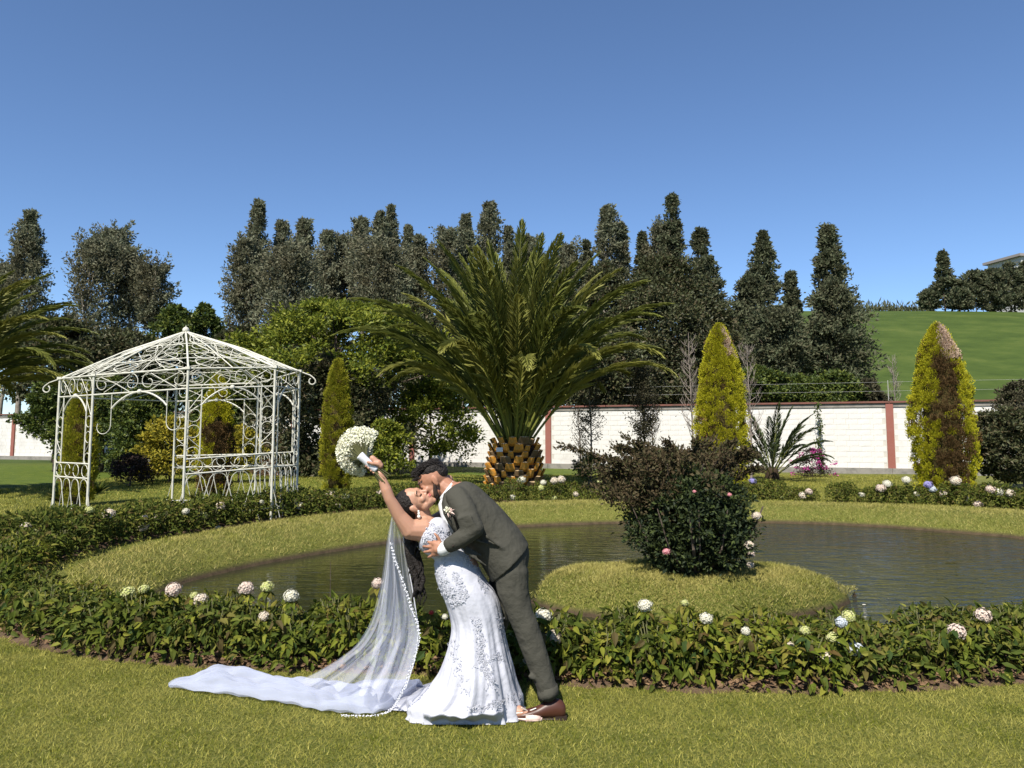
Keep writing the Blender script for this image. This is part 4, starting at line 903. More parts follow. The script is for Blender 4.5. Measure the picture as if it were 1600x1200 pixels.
xs2 = np.linspace(-5.6, 5.4, 330); strip('flower_bed', np.c_[xs2, front_y(xs2)+.43+.02*np.sin(xs2*9)], .98, 'bare brown soil under the front hedge')
pl_, _ = along(SIDE[:11], .06); strip('flower_bed', pl_+np.stack([-unit(np.gradient(pl_, axis=0))[:, 1], unit(np.gradient(pl_, axis=0))[:, 0]], 1)*.22, 1.0, 'bare soil under the hedge curving behind the pond')
# dry leaf litter on the soil edge
n = 2600; x = -4.8+9.6*rnd(n); y = front_y(x)+.0+.30*rnd(n)**1.5; V, F = leaves(np.c_[x, y, ground_z(np.c_[x, y])+.03+.02*rnd(n)], randdir(n)*np.array((1, 1, .15)), .05, .03); tag(mobj('leaf_litter', np_mesh('leaf_litter', V, F, M['hay'])), 'dry brown fallen leaves along the front edge of the hedge', 'leaf litter', kind='stuff')

# ------------------------------------------------------------------ island bush
ib_ = W(1088, 890, 9.45); gz_ = float(ground_z(np.array([[ib_[0], ib_[1]]]))[0])
rb = empty('rose_bush', (ib_[0], ib_[1], gz_), 0, 'large dark green rose bush with a few pink blooms on the grass island', 'bush')
V, F, C = crown((0, 0, .04), 1.17, .75, 'column', 380, 60, .058, clump_r=.12, surf=.6, flat=.9, lob=.1); tag(mobj('foliage', np_mesh('foliage', V, F, M['rose']), rb), kind='stuff')
trunk((0, 0, 0), 1.0, .035, C, 40).build('stems', M['bark'], rb)
b = MB()
for k in range(9):
    a = random.uniform(-PI, 0); b.tube([(math.cos(a)*.25, math.sin(a)*.25, 0), (math.cos(a)*.6, math.sin(a)*.6, .35), (math.cos(a)*.8, math.sin(a)*.7, .8)], [.014, .011, .006], 5)
b.build('cane', M['bark'], rb)
for px, py, c, R in [(1041, 862, 'rose', .038), (1140, 773, 'rose', .022), (1182, 806, 'cream', .05), (1170, 852, 'cream', .055), (1174, 866, 'pink', .04), (1172, 883, 'cream', .04), (1085, 768, 'rose', .018)]:
    p = W(px, py, 8.72 if px < 1150 else 9.05)-np.array(rb.location); o = mobj('rose_bloom', head(c, R), rb, p)
br = W(1055, 890, 9.85); bz = empty('bronze_shrub', (br[0], br[1], gz_), 0, 'wide brown leaved shrub with spiky side branches behind the rose bush on the island', 'shrub')
V, F, C = crown((-.05, 0, .62), .82, .92, 'round', 270, 55, .05, clump_r=.12, surf=.35, flat=.7, up=.6)
mk = None; allV = [V]; allF = [F]; off = len(V)
bb = MB()
def spray(p0, p1, n, sag=0.1):
    global off
    p0 = np.array(p0); p1 = np.array(p1); q = np.linspace(0, 1, 7); c = p0+(p1-p0)*q[:, None]+np.array((0, 0, 1))*(np.sin(q*PI)*sag)[:, None]; bb.tube(c, .012*(1-.8*q)+.002, 5)
    t = rnd(n)**.7; P_ = np.stack([np.interp(t, q, c[:, i]) for i in range(3)], 1)+RNG.normal(size=(n, 3))*.022; V, F = leaves(P_, randdir(n)+unit(p1-p0)*.9, .055, .026); allV.append(V); allF.append(F+off); off += len(V)
def loc_(px, py, y): return W(px, py, y)-np.array(bz.location)
for (a_, b_) in [((975, 735), (873, 697)), ((1000, 720), (965, 700)), ((975, 760), (940, 745)), ((1140, 730), (1172, 705)), ((1130, 740), (1183, 712)), ((1120, 725), (1150, 690)), ((1060, 730), (1040, 690)), ((1010, 730), (995, 693)), ((1085, 720), (1088, 690)), ((1150, 750), (1190, 735)), ((990, 740), (955, 724))]:
    p0, p1 = loc_(*a_, 9.8), loc_(*b_, 9.5); spray(p0, p1, 260, .06)
for k in range(60):
    a = random.uniform(0, 2*PI); R_ = random.uniform(.3, .92); h0 = random.uniform(.8, 1.2); spray((math.cos(a)*R_*.5, math.sin(a)*R_*.5, h0), (math.cos(a)*R_*1.12, math.sin(a)*R_*1.0, h0+random.uniform(.15, .5)), 120, .04)
tag(mobj('foliage', np_mesh('foliage', np.concatenate(allV), np.concatenate(allF), M['bronze']), bz), kind='stuff')
for k in range(10): a = k*.63; bb.tube([(0, 0, -.05), (math.cos(a)*.2, math.sin(a)*.2, .6), (math.cos(a)*.7, math.sin(a)*.7, 1.3)], [.03, .02, .008], 5)
bb.build('branches', M['bark'], bz)

# ------------------------------------------------------------------ small things in the pond
p = G(1224, 812, WL); fl = empty('pond_float', (p[0], p[1], WL), 0, 'round white float with a short spout lying on the water by the far bank', 'float')
b = MB(); b.ell((0, 0, .07), (.14, .14, .13)); b.build('ball', M['fl_white'], fl, True)
b = MB(); b.tube([(.11, 0, .08), (.20, 0, .06), (.25, 0, .10)], [.03, .022, .03], 8); b.build('spout', M['fl_white'], fl, True)
p = G(516, 950, WL); st = MB(); st.tube([(0, 0, -.3), (.004, 0, .28), (0, 0, .62)], [.005, .004, .003], 5); o = st.build('reed', M['bark'], None, False, (p[0], 8.9, WL)); tag(o, 'single thin brown reed stalk standing in the water left of the veil', 'reed')
o.location = (W(516, 900, 8.9)[0], 8.9, WL)
for px, py in [(401, 879), (418, 877), (441, 874), (1350, 945)]:
    g = G(px, py, WL); b = MB(); b.ell((0, 0, .003), (.025, .018, .005), nu=8, nv=5); o = b.build('floating_petal', M['fl_white'], None, True, (g[0], g[1], WL))
    tag(o, {401: 'leftmost of three white petals at the left bank water edge', 418: 'middle of three white petals at the left bank water edge', 441: 'rightmost of three white petals at the left bank water edge', 1350: 'white speck on the water off the right tip of the island', 1418: 'pale speck on the open water right of the island', 1412: 'small speck on the dark ripples right of the island tip'}[px], 'petal', 'petals floating on the pond')
# leafy tufts by the cypress feet
for px, py, lb in [(97, 785, 'spiky leaf tuft on the lawn left of the gazebo cypress'), (150, 772, 'spiky leaf tuft right of the first gazebo posts'), (312, 790, 'spiky leaf tuft at the left foot of the half brown cypress'), (352, 786, 'spiky leaf tuft at the right foot of the half brown cypress')]:
    g = G(px, py); n = 60; a = rnd(n)*2*PI; V, F = leaves(np.zeros((n, 3)), np.stack([np.cos(a), np.sin(a), .4+1.2*rnd(n)], 1), .45, .03, droop=.2); t_ = empty('leaf_tuft', g, 0, lb, 'plant', 'spiky tufts around the cypresses'); mobj('foliage', np_mesh('foliage', V, F, M['hyd']), t_)['kind'] = 'stuff'

# ------------------------------------------------------------------ gazebo
def GP(px, d): q = W(px, 680, d); return np.array((q[0], d, 0.))
gv = {'A': GP(89, 15.8), 'B': GP(142, 14.9), 'C': GP(290, 14.5), 'D': GP(427, 15.4), 'E': GP(466, 16.4), 'F': GP(401, 18.6), 'H': GP(273, 18.9)}
zr = {'A': 0, 'B': .0, 'C': .10, 'D': .20, 'E': .20, 'F': .1, 'H': .05}
gc = np.array((W(287, 600, 16.4)[0], 16.4, 0)); pk = np.array((gc[0], gc[1], W(287, 518, 16.4)[2]))
gz = empty('gazebo', gc, 0, 'white wrought iron gazebo with scrollwork roof standing on the left lawn', 'gazebo'); O = gc
EH = 2.85; WM = M['white_metal']
def gm(name, fn, sm=False):
    b = MB(); fn(b); V, F = b.arr(); return mobj(name, np_mesh(name, V-O, F, WM, sm), gz)
for k, v in gv.items():
    gm('post', lambda b: (b.tube([v+np.array((0, 0, -.05)), v+np.array((0, 0, EH+zr[k]))], .025, 8), b.box(v+np.array((0, 0, EH+zr[k]+.01)), (.085, .085, .05))))
    top = v+np.array((0, 0, EH+zr[k])); gm('roof_rib', lambda b: b.tube([top, top*.5+pk*.5+np.array((0, 0, .06)), pk], .020, 6))
gm('finial', lambda b: (b.ell(pk+np.array((0, 0, .03)), (.07, .07, .07)), b.capsule(pk, pk+np.array((0, 0, .12)), .03, .01)))
def panel(k0, k1, yo=0):
    a, c = gv[k0], gv[k1]; L = np.linalg.norm((c-a)[:2]); z0, z1 = zr[k0], zr[k1]
    def f(u, z):  # u in metres from post k0
        t = u/L; return a+(c-a)*t+np.array((0, 0, z+z0*(1-t)+z1*t if z > .05 else z))
    return f, L
def arc(f, cu, cz, r, a0, a1, n=14): return [f(cu+r*math.cos(t), cz+r*math.sin(t)) for t in np.linspace(a0, a1, n)]
def spiral(f, cu, cz, r0, r1, a0, a1, n=18): return [f(cu+(r0+(r1-r0)*q)*math.cos(a0+(a1-a0)*q), cz+(r0+(r1-r0)*q)*math.sin(a0+(a1-a0)*q)) for q in np.linspace(0, 1, n)]
TR = .0078
order = ['A', 'B', 'C', 'D', 'E', 'F', 'H']
for i, k0 in enumerate(order):
    k1 = order[(i+1) % 7]; f, L = panel(k0, k1)
    gm('eave_bar', lambda b: b.tube([f(0, EH), f(L, EH)], .018, 6)); gm('lintel_bar', lambda b: b.tube([f(0, EH-.38), f(L, EH-.38)], .016, 6))
    def frieze(b):
        m_ = L/2; h = .38; zc = EH-h/2; nseg = 1 if L < 1.6 else 1
        for s_ in (-1, 1):
            for (c0, fr) in ((0, 0),):
                b.tube(spiral(f, m_+s_*h*.5, zc, h*.46, h*.10, PI/2 if s_ > 0 else PI/2, (PI/2+s_*2*PI*1.05)), TR, 5)
                e = L*.5-.05; b.tube(spiral(f, m_+s_*(e-h*.42), zc, h*.44, h*.12, PI/2, PI/2-s_*2*PI*.9), TR, 5)
                if L > 1.2: b.tube([f(m_+s_*h*.6, EH-h*.95), f(m_+s_*(e*.55), zc), f(m_+s_*(e-h*.3), EH-.05)], TR, 5)
                if L > 1.2: b.tube([f(m_+s_*h*.6, EH-h*.1), f(m_+s_*(e*.55), zc-.02), f(m_+s_*(e-h*.5), EH-h+.03)], TR, 5)
    gm('frieze_scroll', frieze)
    zt = EH-.38
    def rose_(b): b.ell(f(L/2, zt), (.05, .05, .05), nu=8, nv=6)
    gm('rosette', rose_)
    if k0 == 'B':          # open entrances: shallow arch on brackets
        u0 = .42; 
        gm('arch', lambda b: (b.tube([f(u0+(L-2*u0)*q, zt-.30+.30*math.sin(q*PI)**.8) for q in np.linspace(0, 1, 16)], .018, 6)))
        for s_ in (0, 1):
            def brk(b):
                uu = u0 if s_ == 0 else L-u0; sg = -1 if s_ == 0 else 1
                b.tube([f(uu, zt), f(uu, zt-.45)]+spiral(f, uu+sg*.17, zt-.62, .17, .12, (0 if s_ == 0 else PI), (-PI*1.15 if s_ == 0 else PI+PI*1.15), 14), TR, 5)
            gm('bracket', brk)
    elif k0 != 'H':                                # panels with a balustrade
        u0 = min(.34, L*.16)+.0; zr_ = .86
        gm('rail', lambda b: b.tube([f(0, zr_+.28 if L > 1.3 else zr_), f(L, zr_+.28 if L > 1.3 else zr_)], .016, 6))
        if L > 1.3: gm('rail', lambda b: b.tube([f(0, zr_), f(L, zr_)], .016, 6))
        zb_ = zr_+.28 if L > 1.3 else zr_
        gm('arch', lambda b: b.tube([f(u0+(L-2*u0)*q, zt-.32+.32*math.sin(q*PI)**.8) for q in np.linspace(0, 1, 14)], .016, 6))
        for uu, sg in ((u0, -1), (L-u0, 1)):
            gm('upright', lambda b: b.tube([f(uu, zt), f(uu, zb_)], .013, 5))
            def scr(b):
                e0 = uu+sg*u0; m_ = (uu+e0)/2; hw_ = u0*.46
                b.tube([f(uu, zt-.1), f(e0-sg*.03, (zt+zb_)/2+.25)], TR*.9, 4); b.tube([f(e0-sg*.03, (zt+zb_)/2-.25), f(uu, zb_+.2)], TR*.9, 4)
                for zc_ in ((zt+zb_)/2+.15, (zt+zb_)/2-.15, zb_+.10): b.tube(arc(f, m_, zc_, hw_, 0, 2*PI, 13), TR*.9, 4)
            gm('side_scroll', scr)
        nb = max(4, int(L/.34)); st_ = L/nb
        if L > 1.3:
            for j in range(nb): gm('rail_scroll', lambda b: b.tube(arc(f, (j+.5)*st_, zr_+.14, .12, PI*.0+.3 if j % 2 else -2.8, PI*2-.3+(0 if j % 2 else -2.8), 12), TR*.9, 4))
        for j in range(nb):
            c_ = (j+.5)*st_
            def bal(b):
                r_0 = st_*.42
                if L > 1.3: b.tube([f(c_-st_*.95, .04)]+arc(f, c_, zr_-r_0-.02, r_0, PI, 0, 9)+[f(c_+st_*.95, .04)], TR, 4)
                else: b.tube([f(c_-st_*.3, .04), f(c_, zr_-.16)]+arc(f, c_+.04, zr_-.14, .05, PI, -.6, 7), TR, 4); b.tube([f(c_+st_*.3, .04), f(c_-.01, zr_-.2)], TR*.9, 4)
            gm('baluster', bal)
        gm('foot_bar', lambda b: b.tube([f(0, .06), f(L, .06)], .012, 4))
    # roof panel scrollwork
    P0 = gv[k0]+np.array((0, 0, EH+zr[k0])); P1 = gv[k1]+np.array((0, 0, EH+zr[k1]))
    def rf(a_, b_):  # a_ 0 eave..1 peak, b_ -1..1
        m0 = (P0+P1)/2+(P1-P0)/2*b_; return m0*(1-a_)+pk*a_+np.array((0, 0, .05*math.sin(a_*PI)))
    def rc(ca, cb, ra, rb, a0, a1, n=16, dec=1.0):
        return [rf(ca+ra*(1-(1-dec)*q)*math.sin(a0+(a1-a0)*q), (cb+rb*(1-(1-dec)*q)*math.cos(a0+(a1-a0)*q))) for q in np.linspace(0, 1, n)]
    for s_ in (-1, 1):
        def roofs(b):
            r1 = .0078
            b.tube(rc(.12, s_*.55, .09, .33, 0, 2*PI*.85, 16, .55), r1, 4); b.tube(rc(.30, s_*.42, .09, .36, PI, PI+2*PI*.9, 16, .6), r1, 4); b.tube(rc(.50, s_*.48, .09, .36, 0, 2*PI*.9, 14, .6), r1, 4); b.tube(rc(.68, s_*.45, .07, .35, PI, 3*PI, 12, .8), r1, 4)
            q = np.linspace(0, 1, 22); b.tube([rf(.02+.93*t, s_*(.50+.32*math.sin(t*11))*(1-.1*t)) for t in q], r1, 4); b.tube([rf(.03+.9*t, s_*(.28+.24*math.sin(t*9+2))) for t in q], r1, 4)
            b.tube([rf(.01, s_*.95), rf(.2, s_*.2), rf(.42, s_*.85)], r1, 4)
        gm('roof_scroll', roofs)
    gm('roof_cross_bar', lambda b: b.tube([rf(.22, -1), rf(.22, 1)], .011, 4)); gm('roof_cross_bar', lambda b: b.tube([rf(.58, -1), rf(.58, 1)], .011, 4)); gm('roof_middle_bar', lambda b: b.tube([rf(0, 0), rf(.5, 0), rf(.97, 0)], .012, 4))
for k, dx in (('A', -1), ('E', 1)):
    v = gv[k]+np.array((0, 0, EH+zr[k])); q = [v, v+np.array((dx*.22, 0, -.08)), v+np.array((dx*.30, 0, -.14))]
    q += [v+np.array((dx*(.27+.07*math.cos(t)), 0, -.21+.07*math.sin(t))) for t in np.linspace(.9, -4.2, 12)]; gm('corner_hook', lambda b: b.tube(q, .013, 5))

# ------------------------------------------------------------------ the couple
Y0 = 4.88                                   # distance of the plane the couple stands in
def Q(px, py, dy=0.0): return W(px, py, Y0+dy)
SC = FPX/Y0
def frame(fwd, up):
    f = np.array(fwd, float); f /= np.linalg.norm(f); u = np.array(up, float); u -= f*(u@f); u /= np.linalg.norm(u); r = np.cross(f, u); return np.array([r, f, u])
def head_parts(b, c, M3, s=1.0, male=False):
    """skull, jaw, nose, lips, lids and ears in local axes (x right, y forward, z up)"""
    def L(p): return np.asarray(c)+np.array(p)*s @ M3
    def E(p, r, n=16): b.ell(L(p), np.array(r)*s, M3, n, 11)
    E((0, -.012, .028), (.074, .095, .088)); E((0, .030, -.028), (.060, .062, .072)); E((0, .045, -.072), (.046 if not male else .052, .045, .034)); E((0, .072, -.094), (.022 if not male else .026, .017, .018))
    E((0, .070, .028), (.050, .020, .022))
    for sx in (-1, 1):
        E((sx*.036, .058, -.022), (.026, .026, .024)); E((sx*.031, .073, .008), (.017, .012, .010), 10); E((sx*.012, .090, -.030), (.009, .008, .007), 8)
        E((sx*.077, -.008, -.006), (.008, .018, .030), 10); E((sx*.082, -.016, .004), (.006, .014, .022), 10); E((sx*.052, .030, -.062), (.014, .03, .022), 10)
    b.capsule(L((0, .082, .014)), L((0, .104, -.022)), .0085*s, .0125*s, 8)
    E((0, .088, -.050), (.022, .011, .0065), 10); E((0, .086, -.061), (.019, .011, .0065), 10)
    return L
def fingers(b, base, dirs, lens, r, curl, n):
    """short bent chains of three bones, n = axis they curl towards"""
    for p, d, l in zip(base, dirs, lens):
        p = np.array(p, float); d = unit(np.array(d, float)); rr = r
        for k in range(3):
            q = p+d*l*(.45, .32, .25)[k]; b.capsule(p, q, rr, rr*.9, 8); p = q; rr *= .9
            d = unit(d+np.array(n)*curl)
# ---- bride
bride = empty('person', Q(735, 1112) * np.array((1, 1, 0)), 0, 'bride in white lace gown and long tulle veil bent back with one arm raised', 'person'); OB = np.array(bride.location)
class PB(MB):
    def arr(s): V, F = super().arr(); return V-s.o, F
def pb(o): b = PB(); b.o = np.array(o); return b
b = pb(OB)
fw = unit(np.array((.50, -.30, .82))); upb = np.array((-.88, -.18, .40)); MH = frame(fw, upb); hc = Q(649, 785, -.02)
LH = head_parts(b, hc, MH, .97)
# neck, chest, arms
neck0 = LH((0, -.03, -.06)); sh = Q(662, 826, 0); b.capsule(neck0, Q(664, 820, .0), .050, .058); b.capsule(Q(664, 818), Q(674, 836), .070, .085)
s1 = Q(641, 828, -.10); el = Q(609, 780, -.16); wr = Q(594, 741, -.17)
b.capsule(Q(662, 828, -.06), s1, .075, .060); b.capsule(s1, Q(624, 806, -.13), .060, .043); b.capsule(Q(624, 806, -.13), el, .043, .034); b.capsule(el, Q(603, 764, -.165), .034, .034); b.capsule(Q(603, 764, -.165), wr, .033, .021)
# far arm reaching to the groom's neck
fs = Q(668, 822, .14); b.capsule(Q(664, 824, .03), fs, .07, .055); fe = Q(700, 800, .25); b.capsule(fs, fe, .05, .036); fwp = Q(706, 757, .17); b.capsule(fe, fwp, .034, .022)
fh = Q(701, 748, .10); b.capsule(fwp, fh, .024, .026); fingers(b, [fh+np.array((0, 0, .012*k)) for k in (-1.5, -.5, .5, 1.5)], [(-.5, -.8, -.1+.06*k) for k in range(4)], [.075, .082, .078, .062], .0085, .25, (-.4, 0, -.3))
# hand of the raised arm, closed round the bouquet handle
hd = unit(Q(562, 712, -.19)-Q(597, 743, -.17)); hcen = Q(583, 728, -.18); ax = hd; u1 = unit(np.cross(ax, (0, 1, 0))); v1 = np.cross(ax, u1)
if u1[2] < 0: u1 = -u1; v1 = -v1
def ringp(t, ang, R): return hcen+ax*t+(u1*math.cos(ang)+v1*math.sin(ang))*R
sgn = -1 if (v1[1] > 0) else 1   # sgn*v1 faces the camera
b.capsule(wr, Q(591, 734, -.150), .022, .026); b.capsule(Q(592, 733, -.145), ringp(-.012, 0, .034), .026, .022); b.capsule(ringp(-.03, 0, .030), ringp(.035, .2*-sgn, .032), .021, .018)
for k, t in enumerate((-.032, -.011, .010, .030)):
    a0 = -sgn*.5; pts_ = [ringp(t, a0-sgn*q, .031+.002*(k % 2)) for q in (.0, .95, 1.8, 2.6, 3.3)]
    for i in range(4): b.capsule(pts_[i], pts_[i+1], .0098-.0008*i, .0092-.0008*i, 8)
tp_ = [ringp(-.02, sgn*.4, .032), ringp(.012, sgn*1.15, .031), ringp(.038, sgn*1.55, .029)]
for i in range(2): b.capsule(tp_[i], tp_[i+1], .0115-.001*i, .0105-.001*i, 8)
# legs under the gown down to the feet so the body is whole
b.capsule(Q(676, 838), Q(698, 862), .085, .085); b.capsule(Q(698, 862), Q(716, 888), .085, .13); b.capsule(Q(716, 890, -.04), Q(750, 985, -.03), .085, .055); b.capsule(Q(750, 985, -.03), Q(799, 1094, -.10), .048, .028)
b.capsule(Q(716, 890, .07), Q(735, 985, .08), .095, .06); b.capsule(Q(735, 985, .08), Q(752, 1092, .08), .055, .03)
ank = Q(803, 1094, -.11); toe = np.array((ank[0]+.105, ank[1]-.02, .028)); b.capsule((ank[0]-.02, ank[1], .05), (ank[0]+.04, ank[1]-.008, .045), .03, .032); b.capsule((ank[0]+.02, ank[1], .055), toe, .032, .016)
a2 = Q(752, 1092, .08); b.capsule((a2[0], a2[1], .05), (a2[0]+.12, a2[1], .03), .03, .02)
body = fuse(b, 'body', M['skin'], bride, .0048, 3)
# lips, lash, brow, earring
b = pb(OB)
for dz, rr in ((-.050, .0038), (-.0585, .0046)): b.tube([LH((x, .0975-.35*abs(x)-(.002 if dz < -.055 else 0), dz-.10*abs(x)*0)) for x in np.linspace(-.021, .021, 7)], [rr*.3, rr*.8, rr, rr, rr, rr*.8, rr*.3], 6)
b.build('lips', M['lip'], bride, True)
for sx in (-1, 1):
    b = pb(OB); b.tube([LH((sx*(.031+.017*t), .0845-.010*t*t, .003-.004*(1-t*t))) for t in np.linspace(-1, 1, 7)], [.001, .002, .0026, .0026, .0026, .003, .002], 5); b.build('eyelash', M['lash'], bride)
    b = pb(OB); b.tube([LH((sx*(.032+.020*t), .090-.012*t*t, .030+.005*(1-t*t))) for t in np.linspace(-1, 1, 6)], [.0014, .0022, .0026, .0024, .002, .001], 5); b.build('eyebrow', M['hair'], bride)
ear = -1 if LH((-.08, 0, 0))[1] < LH((.08, 0, 0))[1] else 1
b = pb(OB); e0 = LH((ear*.086, -.004, -.034)); b.ell(e0, (.007, .007, .007), nu=8, nv=6); b.ell(e0+np.array((.002, -.002, -.014)), (.0085, .0085, .010), nu=8, nv=6); b.ell(e0+np.array((.003, -.002, -.031)), (.011, .011, .012), nu=10, nv=7); b.build('earring', M['pearl'], bride, True)
# hair: smooth cap swept back plus a long hanging curly fall
b = pb(OB)
b.ell(LH((0, -.026, .040)), (.079, .092, .086), MH, 16, 11); b.ell(LH((0, -.075, .01)), (.062, .055, .070), MH, 14, 9)
for k, (ox, oy) in enumerate([(-4, -.04), (0, -.02), (4, .0), (8, .03), (2, .05), (-1, .02), (6, -.05)]):
    pr_ = LH((0, -.08, -.01)); ph = k*1.1
    pl = [pr_]
    for j, (px, py) in enumerate([(634, 822), (638, 845), (643, 865), (648, 885), (651, 905), (653, 922), (652, 940-k*3)]):
        w_ = 4.2*math.sin(j*1.9+ph) if j > 1 else 0; pl.append(Q(px+ox*min(j/3, 1)+w_, py, .03+oy*min(j/3, 1)+.012*math.cos(j*1.9+ph)))
    for i in range(len(pl)-1): r0 = [.034, .032, .026, .022, .020, .018, .013, .006][i]; r1 = [.034, .032, .026, .022, .020, .018, .013, .006][i+1]; b.capsule(pl[i], pl[i+1], r0, r1, 8)
hr = fuse(b, 'hair', M['hair'], bride, .006, 2)
b = pb(OB)
for k in range(26):
    x0 = random.uniform(-7, 12); ph = random.uniform(0, 6); oy = random.uniform(-.06, .05); ln = random.uniform(915, 948); yy = np.linspace(838, ln, 16)
    b.tube([Q(640+x0*min(1, (y-838)/25+.3)+(y-838)*.12+4.5*math.sin((y-838)*.16+ph), y, .03+oy+.015*math.cos((y-838)*.16+ph)) for y in yy], np.linspace(.006, .002, 16), 5)
o = b.build('hair_strands', M['hair'], bride, True); o['kind'] = 'stuff'
# gown
def ring(xl, xr, py, dr, dy=0, n=64, tilt=0, fold=0, nf=11, ph=0, py2=None):
    """closed ring between picture columns xl..xr; left end at height py, right end at py2"""
    a = np.arange(n)*2*PI/n; L_ = Q(xl, py, dy); R_ = Q(xr, py if py2 is None else py2, dy); c = (L_+R_)/2; h = (R_-L_)/2
    fo = 1+fold*(np.sin(a*nf+ph)+.5*np.sin(a*(nf*2+3)+ph*2))
    return c+np.cos(a)[:, None]*h*fo[:, None]+np.sin(a)[:, None]*np.array((0, -dr, 0))*fo[:, None]
rows = [(681, 735, 867, .13, 0, 0), (679, 744, 880, .155, 0, 0), (681, 758, 901, .175, .005, 903), (686, 771, 917, .185, .008, 921), (693, 779, 932, .185, .012, 938), (700, 783, 950, .18, .018, 955), (705, 785, 968, .18, .024, 970), (706, 787, 985, .19, .030, 986), (702, 791, 1005, .21, .036, 1005), (698, 795, 1022, .23, .042, 1024), (692, 800, 1042, .26, .048, 1043),
        (684, 804, 1060, .27, .052, 1062), (671, 808, 1076, .28, .056, 1076), (655, 811, 1087, .29, .06, 1086), (640, 813, 1094, .30, .06, 1092)]
rings = [ring(r[0], r[1], r[2], r[3], 0 if i < 12 else -.0, n=120, fold=r[4], ph=.25*i, py2=r[5] or r[2]) for i, r in enumerate(rows)]
last = rings[-1].copy(); zr_ = np.linspace(1, 0, 3)
g1 = rings[-1].copy(); g1[:, 2] = .026+.010*np.sin(np.arange(120)*.9); cc = g1.mean(0); g1[:, :2] = cc[:2]+(g1[:, :2]-cc[:2])*1.01; g1[:, 1] = np.clip(g1[:, 1], Y0-.20, None)
g2 = g1.copy(); g2[:, 2] = .006; g2[:, :2] = cc[:2]+(g1[:, :2]-cc[:2])*1.035; g2[:, 1] = np.clip(g2[:, 1], Y0-.215, None)
rings += [g1, g2]
def dense(rings, k):
    R = np.array(rings); out = []
    m = len(R)
    for i in range(m-1):
        p0 = R[max(i-1, 0)]; p1 = R[i]; p2 = R[i+1]; p3 = R[min(i+2, m-1)]
        for t in np.arange(k)/k: out.append(.5*((2*p1)+(-p0+p2)*t+(2*p0-5*p1+4*p2-p3)*t*t+(-p0+3*p1-3*p2+p3)*t**3))
    out.append(R[-1]); return out
sk = dense(rings[:-1], 5)+[rings[-1]]
b = pb(OB); b.loft(sk, False); b.build('gown_skirt', M['dress'], bride, True)
# bodice, fused so that it wraps torso and shoulders
b = pb(OB)
def oval(cx, cy, ang, hp, dr, n=24, dy=0):
    """ring centred at a pixel, half width hp pixels along direction ang (deg, picture plane), dr metres towards the camera"""
    a = np.arange(n)*2*PI/n; c = Q(cx, cy, dy); d = np.array((math.cos(math.radians(ang)), 0, math.sin(math.radians(ang))))*hp/SC
    return c+np.cos(a)[:, None]*d+np.sin(a)[:, None]*np.array((0, -dr, 0))
b.loft(dense([oval(664, 826, 62, 9, .10), oval(666, 829, 60, 19, .135), oval(671, 834, 55, 25.5, .155), oval(680, 841, 48, 27, .150), oval(690, 850, 42, 26, .135), oval(699, 858, 32, 25.5, .125), oval(706, 868, 14, 27, .135), oval(711, 882, 4, 33, .15)], 3))
b.capsule(Q(684, 823, -.07), Q(690, 829, -.07), .060, .055); b.capsule(Q(684, 823, .07), Q(690, 829, .07), .060, .055)

bod = fuse(b, 'gown_bodice', M['dress'], bride, .0065, 3)
# lace: small raised florets, clustered along vines on bodice and skirt
SK = np.array(sk); nr_, na_ = SK.shape[:2]
ctr = SK.mean(1)
def sk_at(px, py):
    """skirt surface point facing the camera that shows at a pixel"""
    P_ = SK.reshape(-1, 3); msk = P_[:, 1] < np.repeat(ctr[:, 1], na_)+.005; v = P_-np.array((0, 0, CAM_H)); dp = v@_F; x = 800+v[:, 0]/dp*FPX; y = 564.5-(v@_U)/dp*FPX
    d = (x-px)**2+(y-py)**2+(~msk)*1e6; i = int(np.argmin(d)); 
    c = ctr[i//na_]; nrm = P_[i]-c; nrm[2] = 0; nrm = unit(nrm); return (P_[i], nrm) if d[i] < 60 else (None, None)
PT = []
def vine(path, n, spread):
    path = np.array(path, float); d = np.concatenate([[0], np.cumsum(np.hypot(*np.diff(path, axis=0).T))])
    for _ in range(n):
        q = random.uniform(0, d[-1]); x = np.interp(q, d, path[:, 0])+random.gauss(0, spread); y = np.interp(q, d, path[:, 1])+random.gauss(0, spread); p, nn = sk_at(x, y)
        if p is not None: PT.append((p, nn))
vine([(742, 966), (748, 985), (752, 1003), (750, 1020), (760, 1040), (765, 1062), (768, 1075)], 190, 4.2); vine([(745, 1045), (768, 1030), (785, 1025)], 60, 3)
vine([(690, 880), (692, 905), (700, 925), (706, 940)], 90, 5); vine([(712, 895), (720, 920), (728, 935)], 70, 4); vine([(735, 872), (748, 895), (754, 915), (762, 925)], 80, 3.5); vine([(700, 940), (716, 940), (728, 930)], 40, 2.5); vine([(778, 960), (782, 985), (784, 1000)], 50, 3)
vine([(690, 876), (715, 872), (735, 878)], 60, 4); vine([(735, 1108), (760, 1105), (785, 1098), (808, 1092), (812, 1085)], 130, 3.5); vine([(704, 1000), (712, 1030), (722, 1060), (728, 1085)], 60, 4)
PT2 = []
for _ in range(340):
    cx = random.uniform(650, 712); cy = random.uniform(814, 875); ok_ = (cx-650)*.55+816-14 < cy < (cx-650)*.55+852; 
    if not ok_: continue
    # bodice surface: nearest fused vertex
    PT2.append((cx, cy))
BV = np.array([v.co[:] for v in bod.data.vertices])+OB; BN = np.array([v.normal[:] for v in bod.data.vertices]); v_ = BV-np.array((0, 0, CAM_H)); dp = v_@_F; bxp = 800+v_[:, 0]/dp*FPX; byp = 564.5-(v_@_U)/dp*FPX; fr = BN[:, 1] < -.1
